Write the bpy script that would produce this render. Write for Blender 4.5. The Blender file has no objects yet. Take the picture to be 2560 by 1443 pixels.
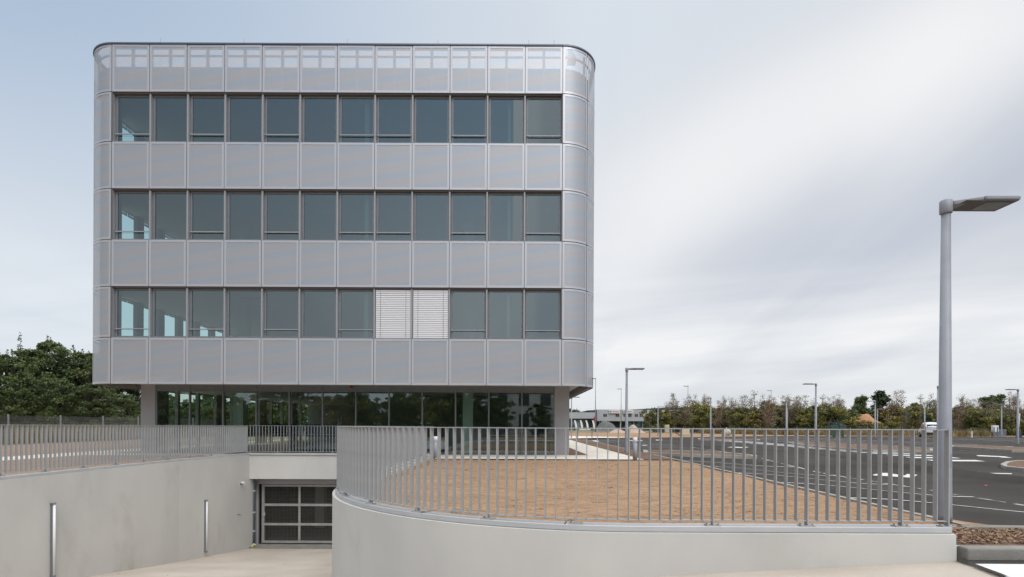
import bpy, math, random
from mathutils import Vector, Matrix
from mathutils.geometry import delaunay_2d_cdt
C = bpy.context.scene.collection
R = math.radians
random.seed(7)

# ------------------------------------------------------------------ camera, sky, sun, exposure
F = 1340.0                       # focal length in pixels of the 2560 px wide photograph
HX, HY, ROLL = 1280.0, 1066.0, 0.0045
cam_d = bpy.data.cameras.new('camera')
cam_d.sensor_width = 36.0
cam_d.lens = F / 2560 * 36
cam_d.shift_y = (HY - 721.5) / 2560
cam_d.clip_start = 0.1
cam_d.clip_end = 3000
cam = bpy.data.objects.new('camera', cam_d)
C.objects.link(cam)
cam.location = (0, 0, 0)
cam.rotation_euler = (math.pi / 2, -ROLL, 0)
bpy.context.scene.camera = cam

sc = bpy.context.scene
sc.view_settings.view_transform = 'Standard'
sc.view_settings.look = 'None'
sc.view_settings.gamma = 1
sc.view_settings.exposure = 0.0

SUN_EL, SUN_AZ = R(46), R(158)   # azimuth clockwise from +Y (north)
w = bpy.data.worlds.new('World'); sc.world = w; w.use_nodes = True
nt = w.node_tree; N = nt.nodes; L = nt.links
N.clear()
def nd(t, **k):
    n = N.new(t)
    for a, b in k.items(): setattr(n, a, b)
    return n
def mth(op, a, b=None, c=None, clamp=False):
    n = nd('ShaderNodeMath', operation=op); n.use_clamp = clamp
    for i, v in enumerate((a, b, c)):
        if v is None: continue
        if isinstance(v, (int, float)): n.inputs[i].default_value = v
        else: L.new(v, n.inputs[i])
    return n.outputs[0]
def mixc(f, a, b):
    n = nd('ShaderNodeMix', data_type='RGBA')
    for s, v in ((n.inputs[0], f), (n.inputs[6], a), (n.inputs[7], b)):
        if isinstance(v, (int, float)): s.default_value = v
        elif isinstance(v, tuple): s.default_value = v + (1,)
        else: L.new(v, s)
    return n.outputs[2]
def sstep(v, a, b):
    n = nd('ShaderNodeMapRange', interpolation_type='SMOOTHSTEP')
    L.new(v, n.inputs[0]); n.inputs[1].default_value = a; n.inputs[2].default_value = b
    return n.outputs[0]
tc = nd('ShaderNodeTexCoord')
sep = nd('ShaderNodeSeparateXYZ'); L.new(tc.outputs['Generated'], sep.inputs[0])
dx, dy, dz = sep.outputs
den = mth('ADD', mth('MAXIMUM', dz, 0.0), 0.10)
ux = mth('DIVIDE', dx, den); uy = mth('DIVIDE', dy, den)
def streaks(sx, sy, scale, detail, rough, off, dist=0.0):
    cmb = nd('ShaderNodeCombineXYZ')
    L.new(mth('MULTIPLY', mth('SUBTRACT', ux, mth('MULTIPLY', uy, 0.10)), sx), cmb.inputs[0])
    L.new(mth('MULTIPLY', uy, sy), cmb.inputs[1]); cmb.inputs[2].default_value = off
    n = nd('ShaderNodeTexNoise'); n.inputs['Scale'].default_value = scale
    n.inputs['Detail'].default_value = detail; n.inputs['Roughness'].default_value = rough
    n.inputs['Distortion'].default_value = dist
    L.new(cmb.outputs[0], n.inputs['Vector']); return n.outputs['Fac']
n1 = streaks(1.0, 0.16, 1.25, 4, 0.5, 3.7, 0.35)
n2 = streaks(0.6, 0.45, 1.2, 3, 0.5, 9.1, 0.2)
cl = mth('ADD', mth('MULTIPLY', n1, 0.65), mth('MULTIPLY', n2, 0.35))
# broad cloud bands, placed by compass direction and height
dyc = mth('MAXIMUM', dy, 0.05)
tx = mth('DIVIDE', dx, dyc); tz = mth('DIVIDE', dz, dyc)
def gauss(v, wd): return mth('EXPONENT', mth('MULTIPLY', mth('POWER', mth('DIVIDE', mth('ABSOLUTE', v), wd), 2.0), -1.0))
wob = mth('MULTIPLY', mth('SUBTRACT', n2, 0.5), 0.35)
dband = mth('ADD', mth('SUBTRACT', mth('SUBTRACT', tz, 0.35), mth('MULTIPLY', mth('SUBTRACT', tx, 0.164), 0.60)), mth('MULTIPLY', wob, 0.8))
ahead = mth('MULTIPLY', sstep(dy, 0.1, 0.4), sstep(tx, 0.0, 0.3))
band = mth('MULTIPLY', gauss(dband, 0.17), ahead)
above = mth('MULTIPLY', sstep(dband, 0.06, 0.34), sstep(dy, 0.1, 0.4))
dband2 = mth('ADD', mth('SUBTRACT', mth('SUBTRACT', tz, 0.13), mth('MULTIPLY', mth('SUBTRACT', tx, 0.164), 0.10)), mth('MULTIPLY', wob, 0.35))
band2 = mth('MULTIPLY', gauss(dband2, 0.05), ahead)
dwid = mth('ADD', mth('MULTIPLY', mth('MAXIMUM', tx, 0.0), 0.20), 0.02)
ddark = mth('ADD', mth('SUBTRACT', mth('SUBTRACT', tz, 0.27), mth('MULTIPLY', mth('SUBTRACT', tx, 0.388), 0.34)), mth('MULTIPLY', wob, 0.5))
dark = mth('MULTIPLY', gauss(ddark, dwid), mth('MULTIPLY', sstep(dy, 0.1, 0.4), sstep(tx, 0.15, 0.6)))
c3 = nd('ShaderNodeCombineXYZ'); L.new(mth('MULTIPLY', tx, 1.1), c3.inputs[0]); L.new(mth('MULTIPLY', mth('SUBTRACT', tz, mth('MULTIPLY', tx, 0.10)), 15.0), c3.inputs[1])
n3 = nd('ShaderNodeTexNoise'); n3.inputs['Scale'].default_value = 1.6; n3.inputs['Detail'].default_value = 3; L.new(c3.outputs[0], n3.inputs['Vector'])
thin = mth('MULTIPLY', mth('SUBTRACT', n3.outputs['Fac'], 0.5), mth('SUBTRACT', 1.0, sstep(tz, 0.12, 0.40)))
dark2 = mth('MULTIPLY', sstep(tx, 0.70, 1.05), sstep(tz, 0.25, 0.55))
bright = sstep(cl, 0.36, 0.64)
bright = mth('ADD', mth('MULTIPLY', bright, 0.34), 0.47)
bright = mth('ADD', bright, mth('MULTIPLY', band, 0.45))
bright = mth('ADD', bright, mth('MULTIPLY', band2, 0.35))
bright = mth('SUBTRACT', bright, mth('MULTIPLY', dark, 0.42))
bright = mth('ADD', bright, mth('MULTIPLY', thin, 1.1))
bright = mth('SUBTRACT', bright, mth('MULTIPLY', dark2, 0.30), clamp=True)
cloud = mixc(bright, (0.56, 0.60, 0.68), (0.93, 0.935, 0.945))
cloud = mixc(mth('MULTIPLY', above, 0.55), cloud, (0.70, 0.78, 0.86))
# the thinner, bluer part of the cover in the upper left
az = mth('ARCTAN2', dx, dy)
left = mth('SUBTRACT', 1.0, sstep(az, -0.9, 0.35))
high = sstep(dz, 0.16, 0.58)
bluef = mth('MULTIPLY', mth('MULTIPLY', left, high), 0.95, clamp=True)
cloud = mixc(bluef, cloud, (0.38, 0.50, 0.67))
# haze near the horizon
hz = mth('SUBTRACT', 1.0, sstep(dz, 0.0, 0.16))
cloud = mixc(mth('MULTIPLY', hz, 0.5), cloud, (0.73, 0.77, 0.81))
# an overcast sky is about three times as bright overhead as near the horizon
zen = mth('ADD', 1.0, mth('MULTIPLY', sstep(dz, 0.62, 0.90), 2.3))
cloud = mixc(mth('MULTIPLY', sstep(dz, 0.62, 0.85), 0.8), cloud, (0.80, 0.80, 0.79))
behind = mth('SUBTRACT', 1.0, sstep(dy, -0.35, 0.05))
zen = mth('MULTIPLY', zen, mth('ADD', 1.0, mth('MULTIPLY', behind, mth('SUBTRACT', mth('MULTIPLY', sstep(dx, -0.75, 0.15), 0.60), 0.42))))
vm = nd('ShaderNodeVectorMath', operation='SCALE'); L.new(cloud, vm.inputs[0]); L.new(zen, vm.inputs['Scale'])
skyt = nd('ShaderNodeTexSky', sky_type='NISHITA')
skyt.sun_disc = False; skyt.sun_elevation = SUN_EL; skyt.sun_rotation = SUN_AZ
bg1 = nd('ShaderNodeBackground'); L.new(skyt.outputs[0], bg1.inputs[0]); bg1.inputs[1].default_value = 0.10
bg2 = nd('ShaderNodeBackground'); L.new(vm.outputs[0], bg2.inputs[0]); bg2.inputs[1].default_value = 1.0
mx = nd('ShaderNodeMixShader'); mx.inputs[0].default_value = 0.94
L.new(bg1.outputs[0], mx.inputs[1]); L.new(bg2.outputs[0], mx.inputs[2])
wo = nd('ShaderNodeOutputWorld'); L.new(mx.outputs[0], wo.inputs[0])

sd = bpy.data.lights.new('sun', 'SUN'); sd.energy = 1.3; sd.angle = R(25); sd.color = (1, 0.975, 0.94)
so = bpy.data.objects.new('sun', sd); C.objects.link(so)
sdir = Vector((math.sin(SUN_AZ) * math.cos(SUN_EL), math.cos(SUN_AZ) * math.cos(SUN_EL), math.sin(SUN_EL)))
so.rotation_euler = sdir.to_track_quat('Z', 'Y').to_euler()

# ------------------------------------------------------------------ materials
def mat(name, col, rough=0.7, metal=0.0, col2=None, scale=3.0, detail=5.0, lo=0.35, hi=0.65, bump=0.0, bscale=60.0,
        coord='Object', stretch=None, spec=None, fine=None, transp=0.0):
    m = bpy.data.materials.new(name); m.use_nodes = True
    t = m.node_tree; n = t.nodes; l = t.links
    p = n['Principled BSDF']; out = n['Material Output']
    p.inputs['Base Color'].default_value = tuple(col) + (1,)
    p.inputs['Roughness'].default_value = rough
    p.inputs['Metallic'].default_value = metal
    if spec is not None: p.inputs['Specular IOR Level'].default_value = spec
    if coord == 'World':
        g = n.new('ShaderNodeNewGeometry'); vec = g.outputs['Position']
    else:
        g = n.new('ShaderNodeTexCoord'); vec = g.outputs['Object']
    if stretch:
        mp = n.new('ShaderNodeMapping'); mp.inputs['Scale'].default_value = stretch
        l.new(vec, mp.inputs[0]); vec2 = mp.outputs[0]
    else: vec2 = vec
    cur = None
    if col2 is not None:
        nz = n.new('ShaderNodeTexNoise'); nz.inputs['Scale'].default_value = scale; nz.inputs['Detail'].default_value = detail
        l.new(vec2, nz.inputs['Vector'])
        mr = n.new('ShaderNodeMapRange'); mr.inputs[1].default_value = lo; mr.inputs[2].default_value = hi
        l.new(nz.outputs['Fac'], mr.inputs[0])
        mi = n.new('ShaderNodeMix'); mi.data_type = 'RGBA'
        l.new(mr.outputs[0], mi.inputs[0]); mi.inputs[6].default_value = tuple(col) + (1,); mi.inputs[7].default_value = tuple(col2) + (1,)
        cur = mi.outputs[2]
    if fine is not None:                 # (colour, scale, low, high): specks or patches
        fc, fs, flo, fhi = fine
        nz = n.new('ShaderNodeTexNoise'); nz.inputs['Scale'].default_value = fs; nz.inputs['Detail'].default_value = 6
        nz.inputs['Roughness'].default_value = 0.6
        l.new(vec2, nz.inputs['Vector'])
        mr = n.new('ShaderNodeMapRange'); mr.inputs[1].default_value = flo; mr.inputs[2].default_value = fhi
        l.new(nz.outputs['Fac'], mr.inputs[0])
        mi = n.new('ShaderNodeMix'); mi.data_type = 'RGBA'
        l.new(mr.outputs[0], mi.inputs[0])
        if cur: l.new(cur, mi.inputs[6])
        else: mi.inputs[6].default_value = tuple(col) + (1,)
        mi.inputs[7].default_value = tuple(fc) + (1,)
        cur = mi.outputs[2]
    if cur: l.new(cur, p.inputs['Base Color'])
    if bump:
        nb = n.new('ShaderNodeTexNoise'); nb.inputs['Scale'].default_value = bscale; nb.inputs['Detail'].default_value = 6
        l.new(vec, nb.inputs['Vector'])
        b = n.new('ShaderNodeBump'); b.inputs['Strength'].default_value = bump; b.inputs['Distance'].default_value = 0.02 if bump < .8 else 0.05
        l.new(nb.outputs['Fac'], b.inputs['Height']); l.new(b.outputs[0], p.inputs['Normal'])
    if transp:
        tr = n.new('ShaderNodeBsdfTransparent'); ms = n.new('ShaderNodeMixShader')
        ms.inputs[0].default_value = transp
        l.new(p.outputs[0], ms.inputs[1]); l.new(tr.outputs[0], ms.inputs[2]); l.new(ms.outputs[0], out.inputs[0])
    return m

def glass(name, tint, refl=1.0, rough=0.0, base=0.04):
    m = bpy.data.materials.new(name); m.use_nodes = True
    t = m.node_tree; n = t.nodes; l = t.links; n.clear()
    out = n.new('ShaderNodeOutputMaterial'); tr = n.new('ShaderNodeBsdfTransparent'); gl = n.new('ShaderNodeBsdfGlossy')
    tr.inputs[0].default_value = tint + (1,); gl.inputs['Roughness'].default_value = rough
    gl.inputs[0].default_value = (0.80, 0.94, 0.97, 1)
    fr = n.new('ShaderNodeFresnel'); fr.inputs[0].default_value = 1.5
    a = n.new('ShaderNodeMath'); a.operation = 'MULTIPLY_ADD'; a.inputs[1].default_value = refl; a.inputs[2].default_value = base
    a.use_clamp = True
    l.new(fr.outputs[0], a.inputs[0])
    ms = n.new('ShaderNodeMixShader'); l.new(a.outputs[0], ms.inputs[0])
    l.new(tr.outputs[0], ms.inputs[1]); l.new(gl.outputs[0], ms.inputs[2]); l.new(ms.outputs[0], out.inputs[0])
    return m

def perforated(name, col):
    """perforated metal sheet: open holes let some light through, faint moire bands are painted into its colour"""
    m = bpy.data.materials.new(name); m.use_nodes = True
    t = m.node_tree; n = t.nodes; l = t.links
    p = n['Principled BSDF']; out = n['Material Output']
    p.inputs['Roughness'].default_value = 0.50; p.inputs['Metallic'].default_value = 0.5
    g = n.new('ShaderNodeNewGeometry')
    mp = n.new('ShaderNodeMapping'); mp.inputs['Rotation'].default_value = (0, R(9), 0)
    l.new(g.outputs['Position'], mp.inputs[0])
    wv = n.new('ShaderNodeTexWave'); wv.wave_type = 'BANDS'; wv.bands_direction = 'Z'  # slanted bands imitate the iridescent moire, put into the base colour
    wv.inputs['Scale'].default_value = 0.55; wv.inputs['Distortion'].default_value = 3.0; wv.inputs['Detail'].default_value = 0
    wv.inputs['Detail Scale'].default_value = 0.12
    l.new(mp.outputs[0], wv.inputs[0])
    rp = n.new('ShaderNodeValToRGB'); e = rp.color_ramp.elements
    def c(r, g_, b): return (col[0] * r, col[1] * g_, col[2] * b, 1)
    e[0].position = 0.0; e[0].color = c(0.93, 0.99, 1.06)
    e[1].position = 1.0; e[1].color = c(1.04, 0.975, 0.985)
    x = e.new(0.33); x.color = c(0.98, 1.0, 1.03)
    x = e.new(0.66); x.color = c(1.015, 1.02, 0.965)
    l.new(wv.outputs['Fac'], rp.inputs[0])
    l.new(rp.outputs[0], p.inputs['Base Color'])
    tr = n.new('ShaderNodeBsdfTransparent'); ms = n.new('ShaderNodeMixShader'); ms.inputs[0].default_value = 0.30
    l.new(p.outputs[0], ms.inputs[1]); l.new(tr.outputs[0], ms.inputs[2]); l.new(ms.outputs[0], out.inputs[0])
    return m

M = {}
M['soil'] = mat('sandy_soil', (0.36, 0.222, 0.124), 0.95, 0, (0.285, 0.174, 0.096), 0.9, 8, 0.35, 0.7, 0.9, 14, 'World',
                fine=((0.125, 0.078, 0.044), 9.0, 0.51, 0.66), stretch=(0.6, 1.7, 1))
M['soil_dark'] = mat('brown_soil', (0.25, 0.165, 0.115), 0.95, 0, (0.33, 0.225, 0.15), 1.6, 8, 0.35, 0.7, 0.9, 20, 'World')
M['meadow'] = mat('meadow', (0.13, 0.12, 0.045), 0.95, 0, (0.24, 0.20, 0.09), 0.25, 8, 0.3, 0.7, 0.5, 4, 'World')
M['asphalt'] = mat('asphalt', (0.034, 0.030, 0.027), 0.95, 0, (0.068, 0.062, 0.056), 0.35, 9, 0.3, 0.72, 0.6, 90, 'World',
                   fine=((0.085, 0.08, 0.075), 70.0, 0.60, 0.80), spec=0.2)
M['path'] = mat('path_concrete', (0.66, 0.62, 0.54), 0.85, 0, (0.56, 0.52, 0.45), 1.2, 6, 0.35, 0.7, 0.25, 60, 'World')
M['ramp'] = mat('ramp_concrete', (0.50, 0.44, 0.375), 0.85, 0, (0.41, 0.355, 0.30), 0.7, 9, 0.35, 0.68, 0.35, 45, 'World',
                fine=((0.30, 0.26, 0.22), 16.0, 0.71, 0.80))
M['wall'] = mat('cast_concrete', (0.585, 0.57, 0.535), 0.8, 0, (0.495, 0.485, 0.465), 0.55, 5, 0.35, 0.66, 0.04, 30, 'World',
                stretch=(1, 1, 0.6), fine=((0.46, 0.435, 0.395), 0.7, 0.54, 0.74))
M['kerb'] = mat('kerb_stone', (0.36, 0.34, 0.30), 0.85, 0, (0.27, 0.25, 0.225), 5, 6, 0.3, 0.7, 0.3, 40, 'World')
M['kerb_grey'] = mat('grey_kerb', (0.25, 0.24, 0.215), 0.85, 0, (0.18, 0.175, 0.16), 3, 6, 0.3, 0.7, 0.4, 60, 'World')
M['mulch'] = mat('bark_mulch', (0.20, 0.115, 0.07), 0.95, 0, (0.10, 0.060, 0.04), 9, 6, 0.35, 0.65, 1.0, 22, 'World',
                 fine=((0.42, 0.29, 0.18), 24.0, 0.58, 0.72))
M['paint'] = mat('road_paint', (0.62, 0.62, 0.61), 0.7, 0, (0.40, 0.40, 0.39), 7, 8, 0.45, 0.8, 0.1, 60, 'World')
M['worn'] = mat('worn_paint', (0.45, 0.45, 0.44), 0.8, 0, (0.12, 0.12, 0.12), 6, 8, 0.42, 0.60, 0.1, 60, 'World')
M['coping'] = mat('coping_metal', (0.50, 0.50, 0.50), 0.45, 0.2, (0.45, 0.455, 0.46), 2, 4, 0.35, 0.65, 0, 1, 'World')
M['rail'] = mat('galvanised_grey', (0.375, 0.385, 0.39), 0.5, 0.1, (0.33, 0.34, 0.345), 6, 4)
M['pole'] = mat('pole_grey', (0.30, 0.31, 0.34), 0.55, 0.1, (0.265, 0.275, 0.305), 5, 4)
M['lampdark'] = mat('lamp_underside', (0.12, 0.115, 0.105), 0.5)
M['lens'] = mat('lamp_lens', (0.16, 0.165, 0.165), 0.15)
M['perf'] = perforated('perforated_sheet', (0.535, 0.56, 0.595))
M['pframe'] = mat('panel_edge', (0.51, 0.52, 0.55), 0.42, 0.5)
M['clad_in'] = mat('insulated_wall', (0.17, 0.17, 0.175), 0.8)
M['steel'] = mat('brace_steel', (0.30, 0.30, 0.31), 0.6, 0.2)
M['frame'] = mat('window_metal', (0.20, 0.215, 0.235), 0.45, 0.1, (0.175, 0.19, 0.205), 4, 3)
M['fin'] = mat('fin_metal', (0.31, 0.325, 0.345), 0.45, 0.1)
M['head'] = mat('head_metal', (0.13, 0.12, 0.115), 0.6, 0.3)
M['roofcap'] = mat('roof_edge_metal', (0.13, 0.15, 0.19), 0.4, 0.5)
M['glass'] = glass('window_glass', (0.45, 0.68, 0.68), 1.4, 0.0, 0.17)
M['glass0'] = glass('ground_floor_glass', (0.62, 0.80, 0.72), 1.6, 0.0, 0.14)
M['ceil'] = mat('ceiling_tile', (0.68, 0.69, 0.68), 0.9)
M['inwall'] = mat('inner_wall', (0.45, 0.46, 0.44), 0.9)
M['carpet'] = mat('carpet', (0.13, 0.13, 0.125), 0.95)
M['pier'] = mat('pier_render', (0.36, 0.355, 0.375), 0.7, 0, (0.33, 0.325, 0.34), 1, 4, 0.35, 0.65, 0.05, 30, 'World')
M['soffit'] = mat('soffit_panel', (0.44, 0.42, 0.385), 0.7, 0, (0.38, 0.365, 0.335), 1, 4, coord='World')
M['dark'] = mat('dark_gap', (0.035, 0.03, 0.028), 0.8)
M['rib'] = mat('rib_metal', (0.17, 0.15, 0.13), 0.6, 0.3)
M['blind'] = mat('blind_slat', (0.66, 0.655, 0.67), 0.5, 0.1)
M['red'] = mat('red_plastic', (0.28, 0.04, 0.025), 0.4)
M['gate'] = mat('gate_steel', (0.37, 0.37, 0.355), 0.5, 0.3, (0.31, 0.31, 0.30), 5, 4)
M['wire'] = mat('mesh_wire', (0.19, 0.19, 0.175), 0.5, 0.3)
M['pvc'] = mat('grey_pvc', (0.16, 0.185, 0.21), 0.45)
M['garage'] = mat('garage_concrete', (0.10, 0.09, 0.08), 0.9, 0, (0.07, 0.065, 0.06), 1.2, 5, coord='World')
M['whitepl'] = mat('white_plastic', (0.74, 0.74, 0.74), 0.35)
M['opal'] = mat('opal_plastic', (0.72, 0.75, 0.88), 0.35)
M['tube'] = mat('tube_cover', (0.74, 0.75, 0.76), 0.15)
M['blackrub'] = mat('black_rubber', (0.02, 0.02, 0.022), 0.6)
M['carwhite'] = mat('car_paint', (0.72, 0.73, 0.75), 0.25)
M['carglass'] = mat('car_glass', (0.02, 0.025, 0.03), 0.08)
M['blue'] = mat('blue_screen', (0.018, 0.035, 0.10), 0.7)
M['desk'] = mat('desk_top', (0.50, 0.52, 0.50), 0.5)
M['fence'] = mat('fence_green_grey', (0.22, 0.225, 0.235), 0.5, 0.3)
M['fpost'] = mat('fence_post_grey', (0.29, 0.295, 0.32), 0.5, 0.3)
M['stone'] = mat('limestone', (0.60, 0.52, 0.39), 0.9, 0, (0.50, 0.43, 0.32), 5, 6, 0.3, 0.7, 0.4, 20)
M['gravel'] = mat('grey_gravel', (0.15, 0.15, 0.145), 0.95, 0, (0.10, 0.10, 0.097), 3, 8, 0.3, 0.7, 1, 8)
M['gravel2'] = mat('beige_gravel', (0.45, 0.35, 0.28), 0.95, 0, (0.34, 0.26, 0.21), 3, 8, 0.3, 0.7, 1, 8)
M['earth'] = mat('orange_earth', (0.46, 0.25, 0.13), 0.95, 0, (0.34, 0.18, 0.09), 0.5, 8, 0.3, 0.7, 1, 3,
                 fine=((0.12, 0.06, 0.03), 0.55, 0.60, 0.66))
M['bag'] = mat('woven_bag', (0.52, 0.50, 0.47), 0.9, 0, (0.36, 0.33, 0.30), 2.5, 5)
M['greenpl'] = mat('green_mesh_cover', (0.075, 0.13, 0.10), 0.7)
M['bluepl'] = mat('blue_steel', (0.025, 0.06, 0.13), 0.5)
M['shed'] = mat('grey_cladding', (0.40, 0.41, 0.43), 0.6, 0.1, (0.36, 0.37, 0.39), 0.4, 4, coord='World')
M['navy'] = mat('navy_cladding', (0.030, 0.040, 0.075), 0.5)
M['shopglass'] = mat('shop_glass', (0.02, 0.03, 0.032), 0.1, 0, (0.14, 0.19, 0.19), 0.30, 3, 0.50, 0.60, coord='World')
M['signred'] = mat('sign_red', (0.40, 0.015, 0.025), 0.5)
M['dullred'] = mat('dull_red', (0.20, 0.055, 0.045), 0.8)
M['signwhite'] = mat('sign_white', (0.78, 0.78, 0.79), 0.5)
M['yellow'] = mat('sign_yellow', (0.65, 0.42, 0.03), 0.5)
M['signblue'] = mat('sign_blue', (0.03, 0.07, 0.30), 0.5)
M['bark'] = mat('bark', (0.11, 0.085, 0.065), 0.9, 0, (0.06, 0.05, 0.04), 8, 5)
M['birch'] = mat('birch_bark', (0.27, 0.235, 0.20), 0.9, 0, (0.12, 0.10, 0.085), 5, 5)
M['twig'] = mat('bare_twigs', (0.28, 0.21, 0.19), 0.9)
def leafm(n, a, b, s=0.8): return mat(n, a, 0.6, 0, b, s, 3, 0.35, 0.65, coord='Object')
M['leaf_dk'] = leafm('leaf_dark', (0.078, 0.115, 0.032), (0.120, 0.160, 0.050))
M['leaf_dk2'] = leafm('leaf_darker', (0.048, 0.070, 0.024), (0.075, 0.105, 0.034))
M['leaf_ol'] = leafm('leaf_olive', (0.19, 0.18, 0.045), (0.125, 0.125, 0.035))
M['leaf_yl'] = leafm('leaf_yellow', (0.30, 0.27, 0.05), (0.20, 0.18, 0.04))
M['leaf_br'] = leafm('leaf_brown', (0.24, 0.15, 0.075), (0.17, 0.11, 0.07))
M['leaf_pine'] = leafm('leaf_pine', (0.030, 0.055, 0.026), (0.050, 0.078, 0.032))
M['leaf_grn'] = leafm('leaf_green', (0.085, 0.12, 0.035), (0.055, 0.08, 0.025))
M['straw'] = mat('straw', (0.40, 0.32, 0.14), 0.9, 0, (0.22, 0.19, 0.07), 0.8, 4)
M['render_w'] = mat('white_render', (0.62, 0.61, 0.58), 0.8)
M['wdark'] = mat('dark_window', (0.05, 0.055, 0.06), 0.15)
M['chip'] = mat('wood_chip', (0.40, 0.26, 0.16), 0.9, 0, (0.20, 0.12, 0.075), 12, 3, coord='World')

# ------------------------------------------------------------------ mesh helpers
class MB:
    def __init__(s): s.v = []; s.f = []; s.m = []
    def face(s, pts, mi=0):
        b = len(s.v); s.v += [tuple(p) for p in pts]; s.f.append(tuple(range(b, b + len(pts)))); s.m.append(mi); return s
    def hexa(s, p, mi=0):     # 8 points: bottom 4 (ccw), top 4
        b = len(s.v); s.v += [tuple(q) for q in p]
        for f in ((3, 2, 1, 0), (4, 5, 6, 7), (0, 1, 5, 4), (1, 2, 6, 5), (2, 3, 7, 6), (3, 0, 4, 7)):
            s.f.append(tuple(b + i for i in f)); s.m.append(mi)
        return s
    def box(s, x0, x1, y0, y1, z0, z1, mi=0):
        return s.hexa([(x0, y0, z0), (x1, y0, z0), (x1, y1, z0), (x0, y1, z0), (x0, y0, z1), (x1, y0, z1), (x1, y1, z1), (x0, y1, z1)], mi)
    def bar(s, a, b, w_, h_, mi=0, up=Vector((0, 0, 1))):
        a = Vector(a); b = Vector(b); d = (b - a).normalized()
        if abs(d.dot(up)) > 0.99: up = Vector((0, 1, 0))
        r = d.cross(up).normalized() * (w_ / 2); u = r.cross(d).normalized() * (h_ / 2)
        return s.hexa([a - r - u, a + r - u, b + r - u, b - r - u, a - r + u, a + r + u, b + r + u, b - r + u], mi)
    def tube(s, pts, rad, n=10, mi=0, cap=True):
        pts = [Vector(p) for p in pts]
        if not isinstance(rad, (list, tuple)): rad = [rad] * len(pts)
        b0 = len(s.v)
        for i, p in enumerate(pts):
            d = (pts[min(i + 1, len(pts) - 1)] - pts[max(i - 1, 0)]).normalized()
            up = Vector((0, 0, 1)) if abs(d.z) < 0.9 else Vector((0, 1, 0))
            r = d.cross(up).normalized(); u = r.cross(d).normalized()
            for k in range(n):
                a = 2 * math.pi * k / n
                s.v.append(tuple(p + (r * math.cos(a) + u * math.sin(a)) * rad[i]))
        for i in range(len(pts) - 1):
            for k in range(n):
                k2 = (k + 1) % n
                s.f.append((b0 + i * n + k, b0 + i * n + k2, b0 + (i + 1) * n + k2, b0 + (i + 1) * n + k)); s.m.append(mi)
        if cap:
            s.f.append(tuple(b0 + k for k in range(n))[::-1]); s.m.append(mi)
            s.f.append(tuple(b0 + (len(pts) - 1) * n + k for k in range(n))); s.m.append(mi)
        return s
    def prism(s, poly, z0, z1, mi=0, mt=None):
        n = len(poly); b = len(s.v)
        s.v += [(x, y, z0) for x, y in poly] + [(x, y, z1) for x, y in poly]
        s.f.append(tuple(range(b, b + n))[::-1]); s.m.append(mi)
        s.f.append(tuple(range(b + n, b + 2 * n))); s.m.append(mi if mt is None else mt)
        for i in range(n):
            j = (i + 1) % n
            s.f.append((b + i, b + j, b + n + j, b + n + i)); s.m.append(mi)
        return s
    def sweep(s, path, d0, d1, z0, z1, mi=0):   # path of (x, y); d = offset along the left-hand normal; z0/z1 numbers or per-point lists
        n = len(path); b = len(s.v)
        for i, (x, y) in enumerate(path):
            ax, ay = path[max(i - 1, 0)]; bx_, by_ = path[min(i + 1, n - 1)]
            l_ = math.hypot(bx_ - ax, by_ - ay); nx, ny = -(by_ - ay) / l_, (bx_ - ax) / l_
            za = z0[i] if isinstance(z0, list) else z0; zb = z1[i] if isinstance(z1, list) else z1
            for d, z in ((d0, za), (d1, za), (d1, zb), (d0, zb)): s.v.append((x + nx * d, y + ny * d, z))
        for i in range(n - 1):
            o = b + i * 4
            for k in range(4):
                k2 = (k + 1) % 4
                s.f.append((o + k, o + k2, o + 4 + k2, o + 4 + k)); s.m.append(mi)
        s.f.append((b + 3, b + 2, b + 1, b)); s.m.append(mi)
        e = b + (n - 1) * 4; s.f.append((e, e + 1, e + 2, e + 3)); s.m.append(mi)
        return s
    def mesh(s, name, mats, smooth=False):
        me = bpy.data.meshes.new(name); me.from_pydata(s.v, [], s.f)
        for m in (mats if isinstance(mats, (list, tuple)) else [mats]): me.materials.append(m)
        if any(s.m): me.polygons.foreach_set('material_index', s.m)
        if smooth: me.polygons.foreach_set('use_smooth', [True] * len(s.f))
        me.update(); return me
    def build(s, name, mats, parent=None, smooth=False):
        return link(name, s.mesh(name, mats, smooth), parent)

def link(name, data, parent=None):
    o = bpy.data.objects.new(name, data); C.objects.link(o)
    if parent: o.parent = parent
    return o
def bevel(o, wd, seg=2):
    m = o.modifiers.new('bevel', 'BEVEL'); m.width = wd; m.segments = seg; m.limit_method = 'ANGLE'; return o
def tag(o, label, cat, group=None, kind=None):
    if label: o['label'] = label
    if cat: o['category'] = cat
    if group: o['group'] = group
    if kind: o['kind'] = kind
    return o
def thing(name, label, cat, loc=(0, 0, 0), rz=0, group=None):
    o = link(name, None); o.location = loc; o.rotation_euler = (0, 0, rz)
    return tag(o, label, cat, group)
def struct(o, label=None): o['kind'] = 'structure'; return tag(o, label, None) if label else o
def dup(o, parent=None):
    c = o.copy(); C.objects.link(c); c.parent = parent
    for ch in o.children: dup(ch, c)
    return c

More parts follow.
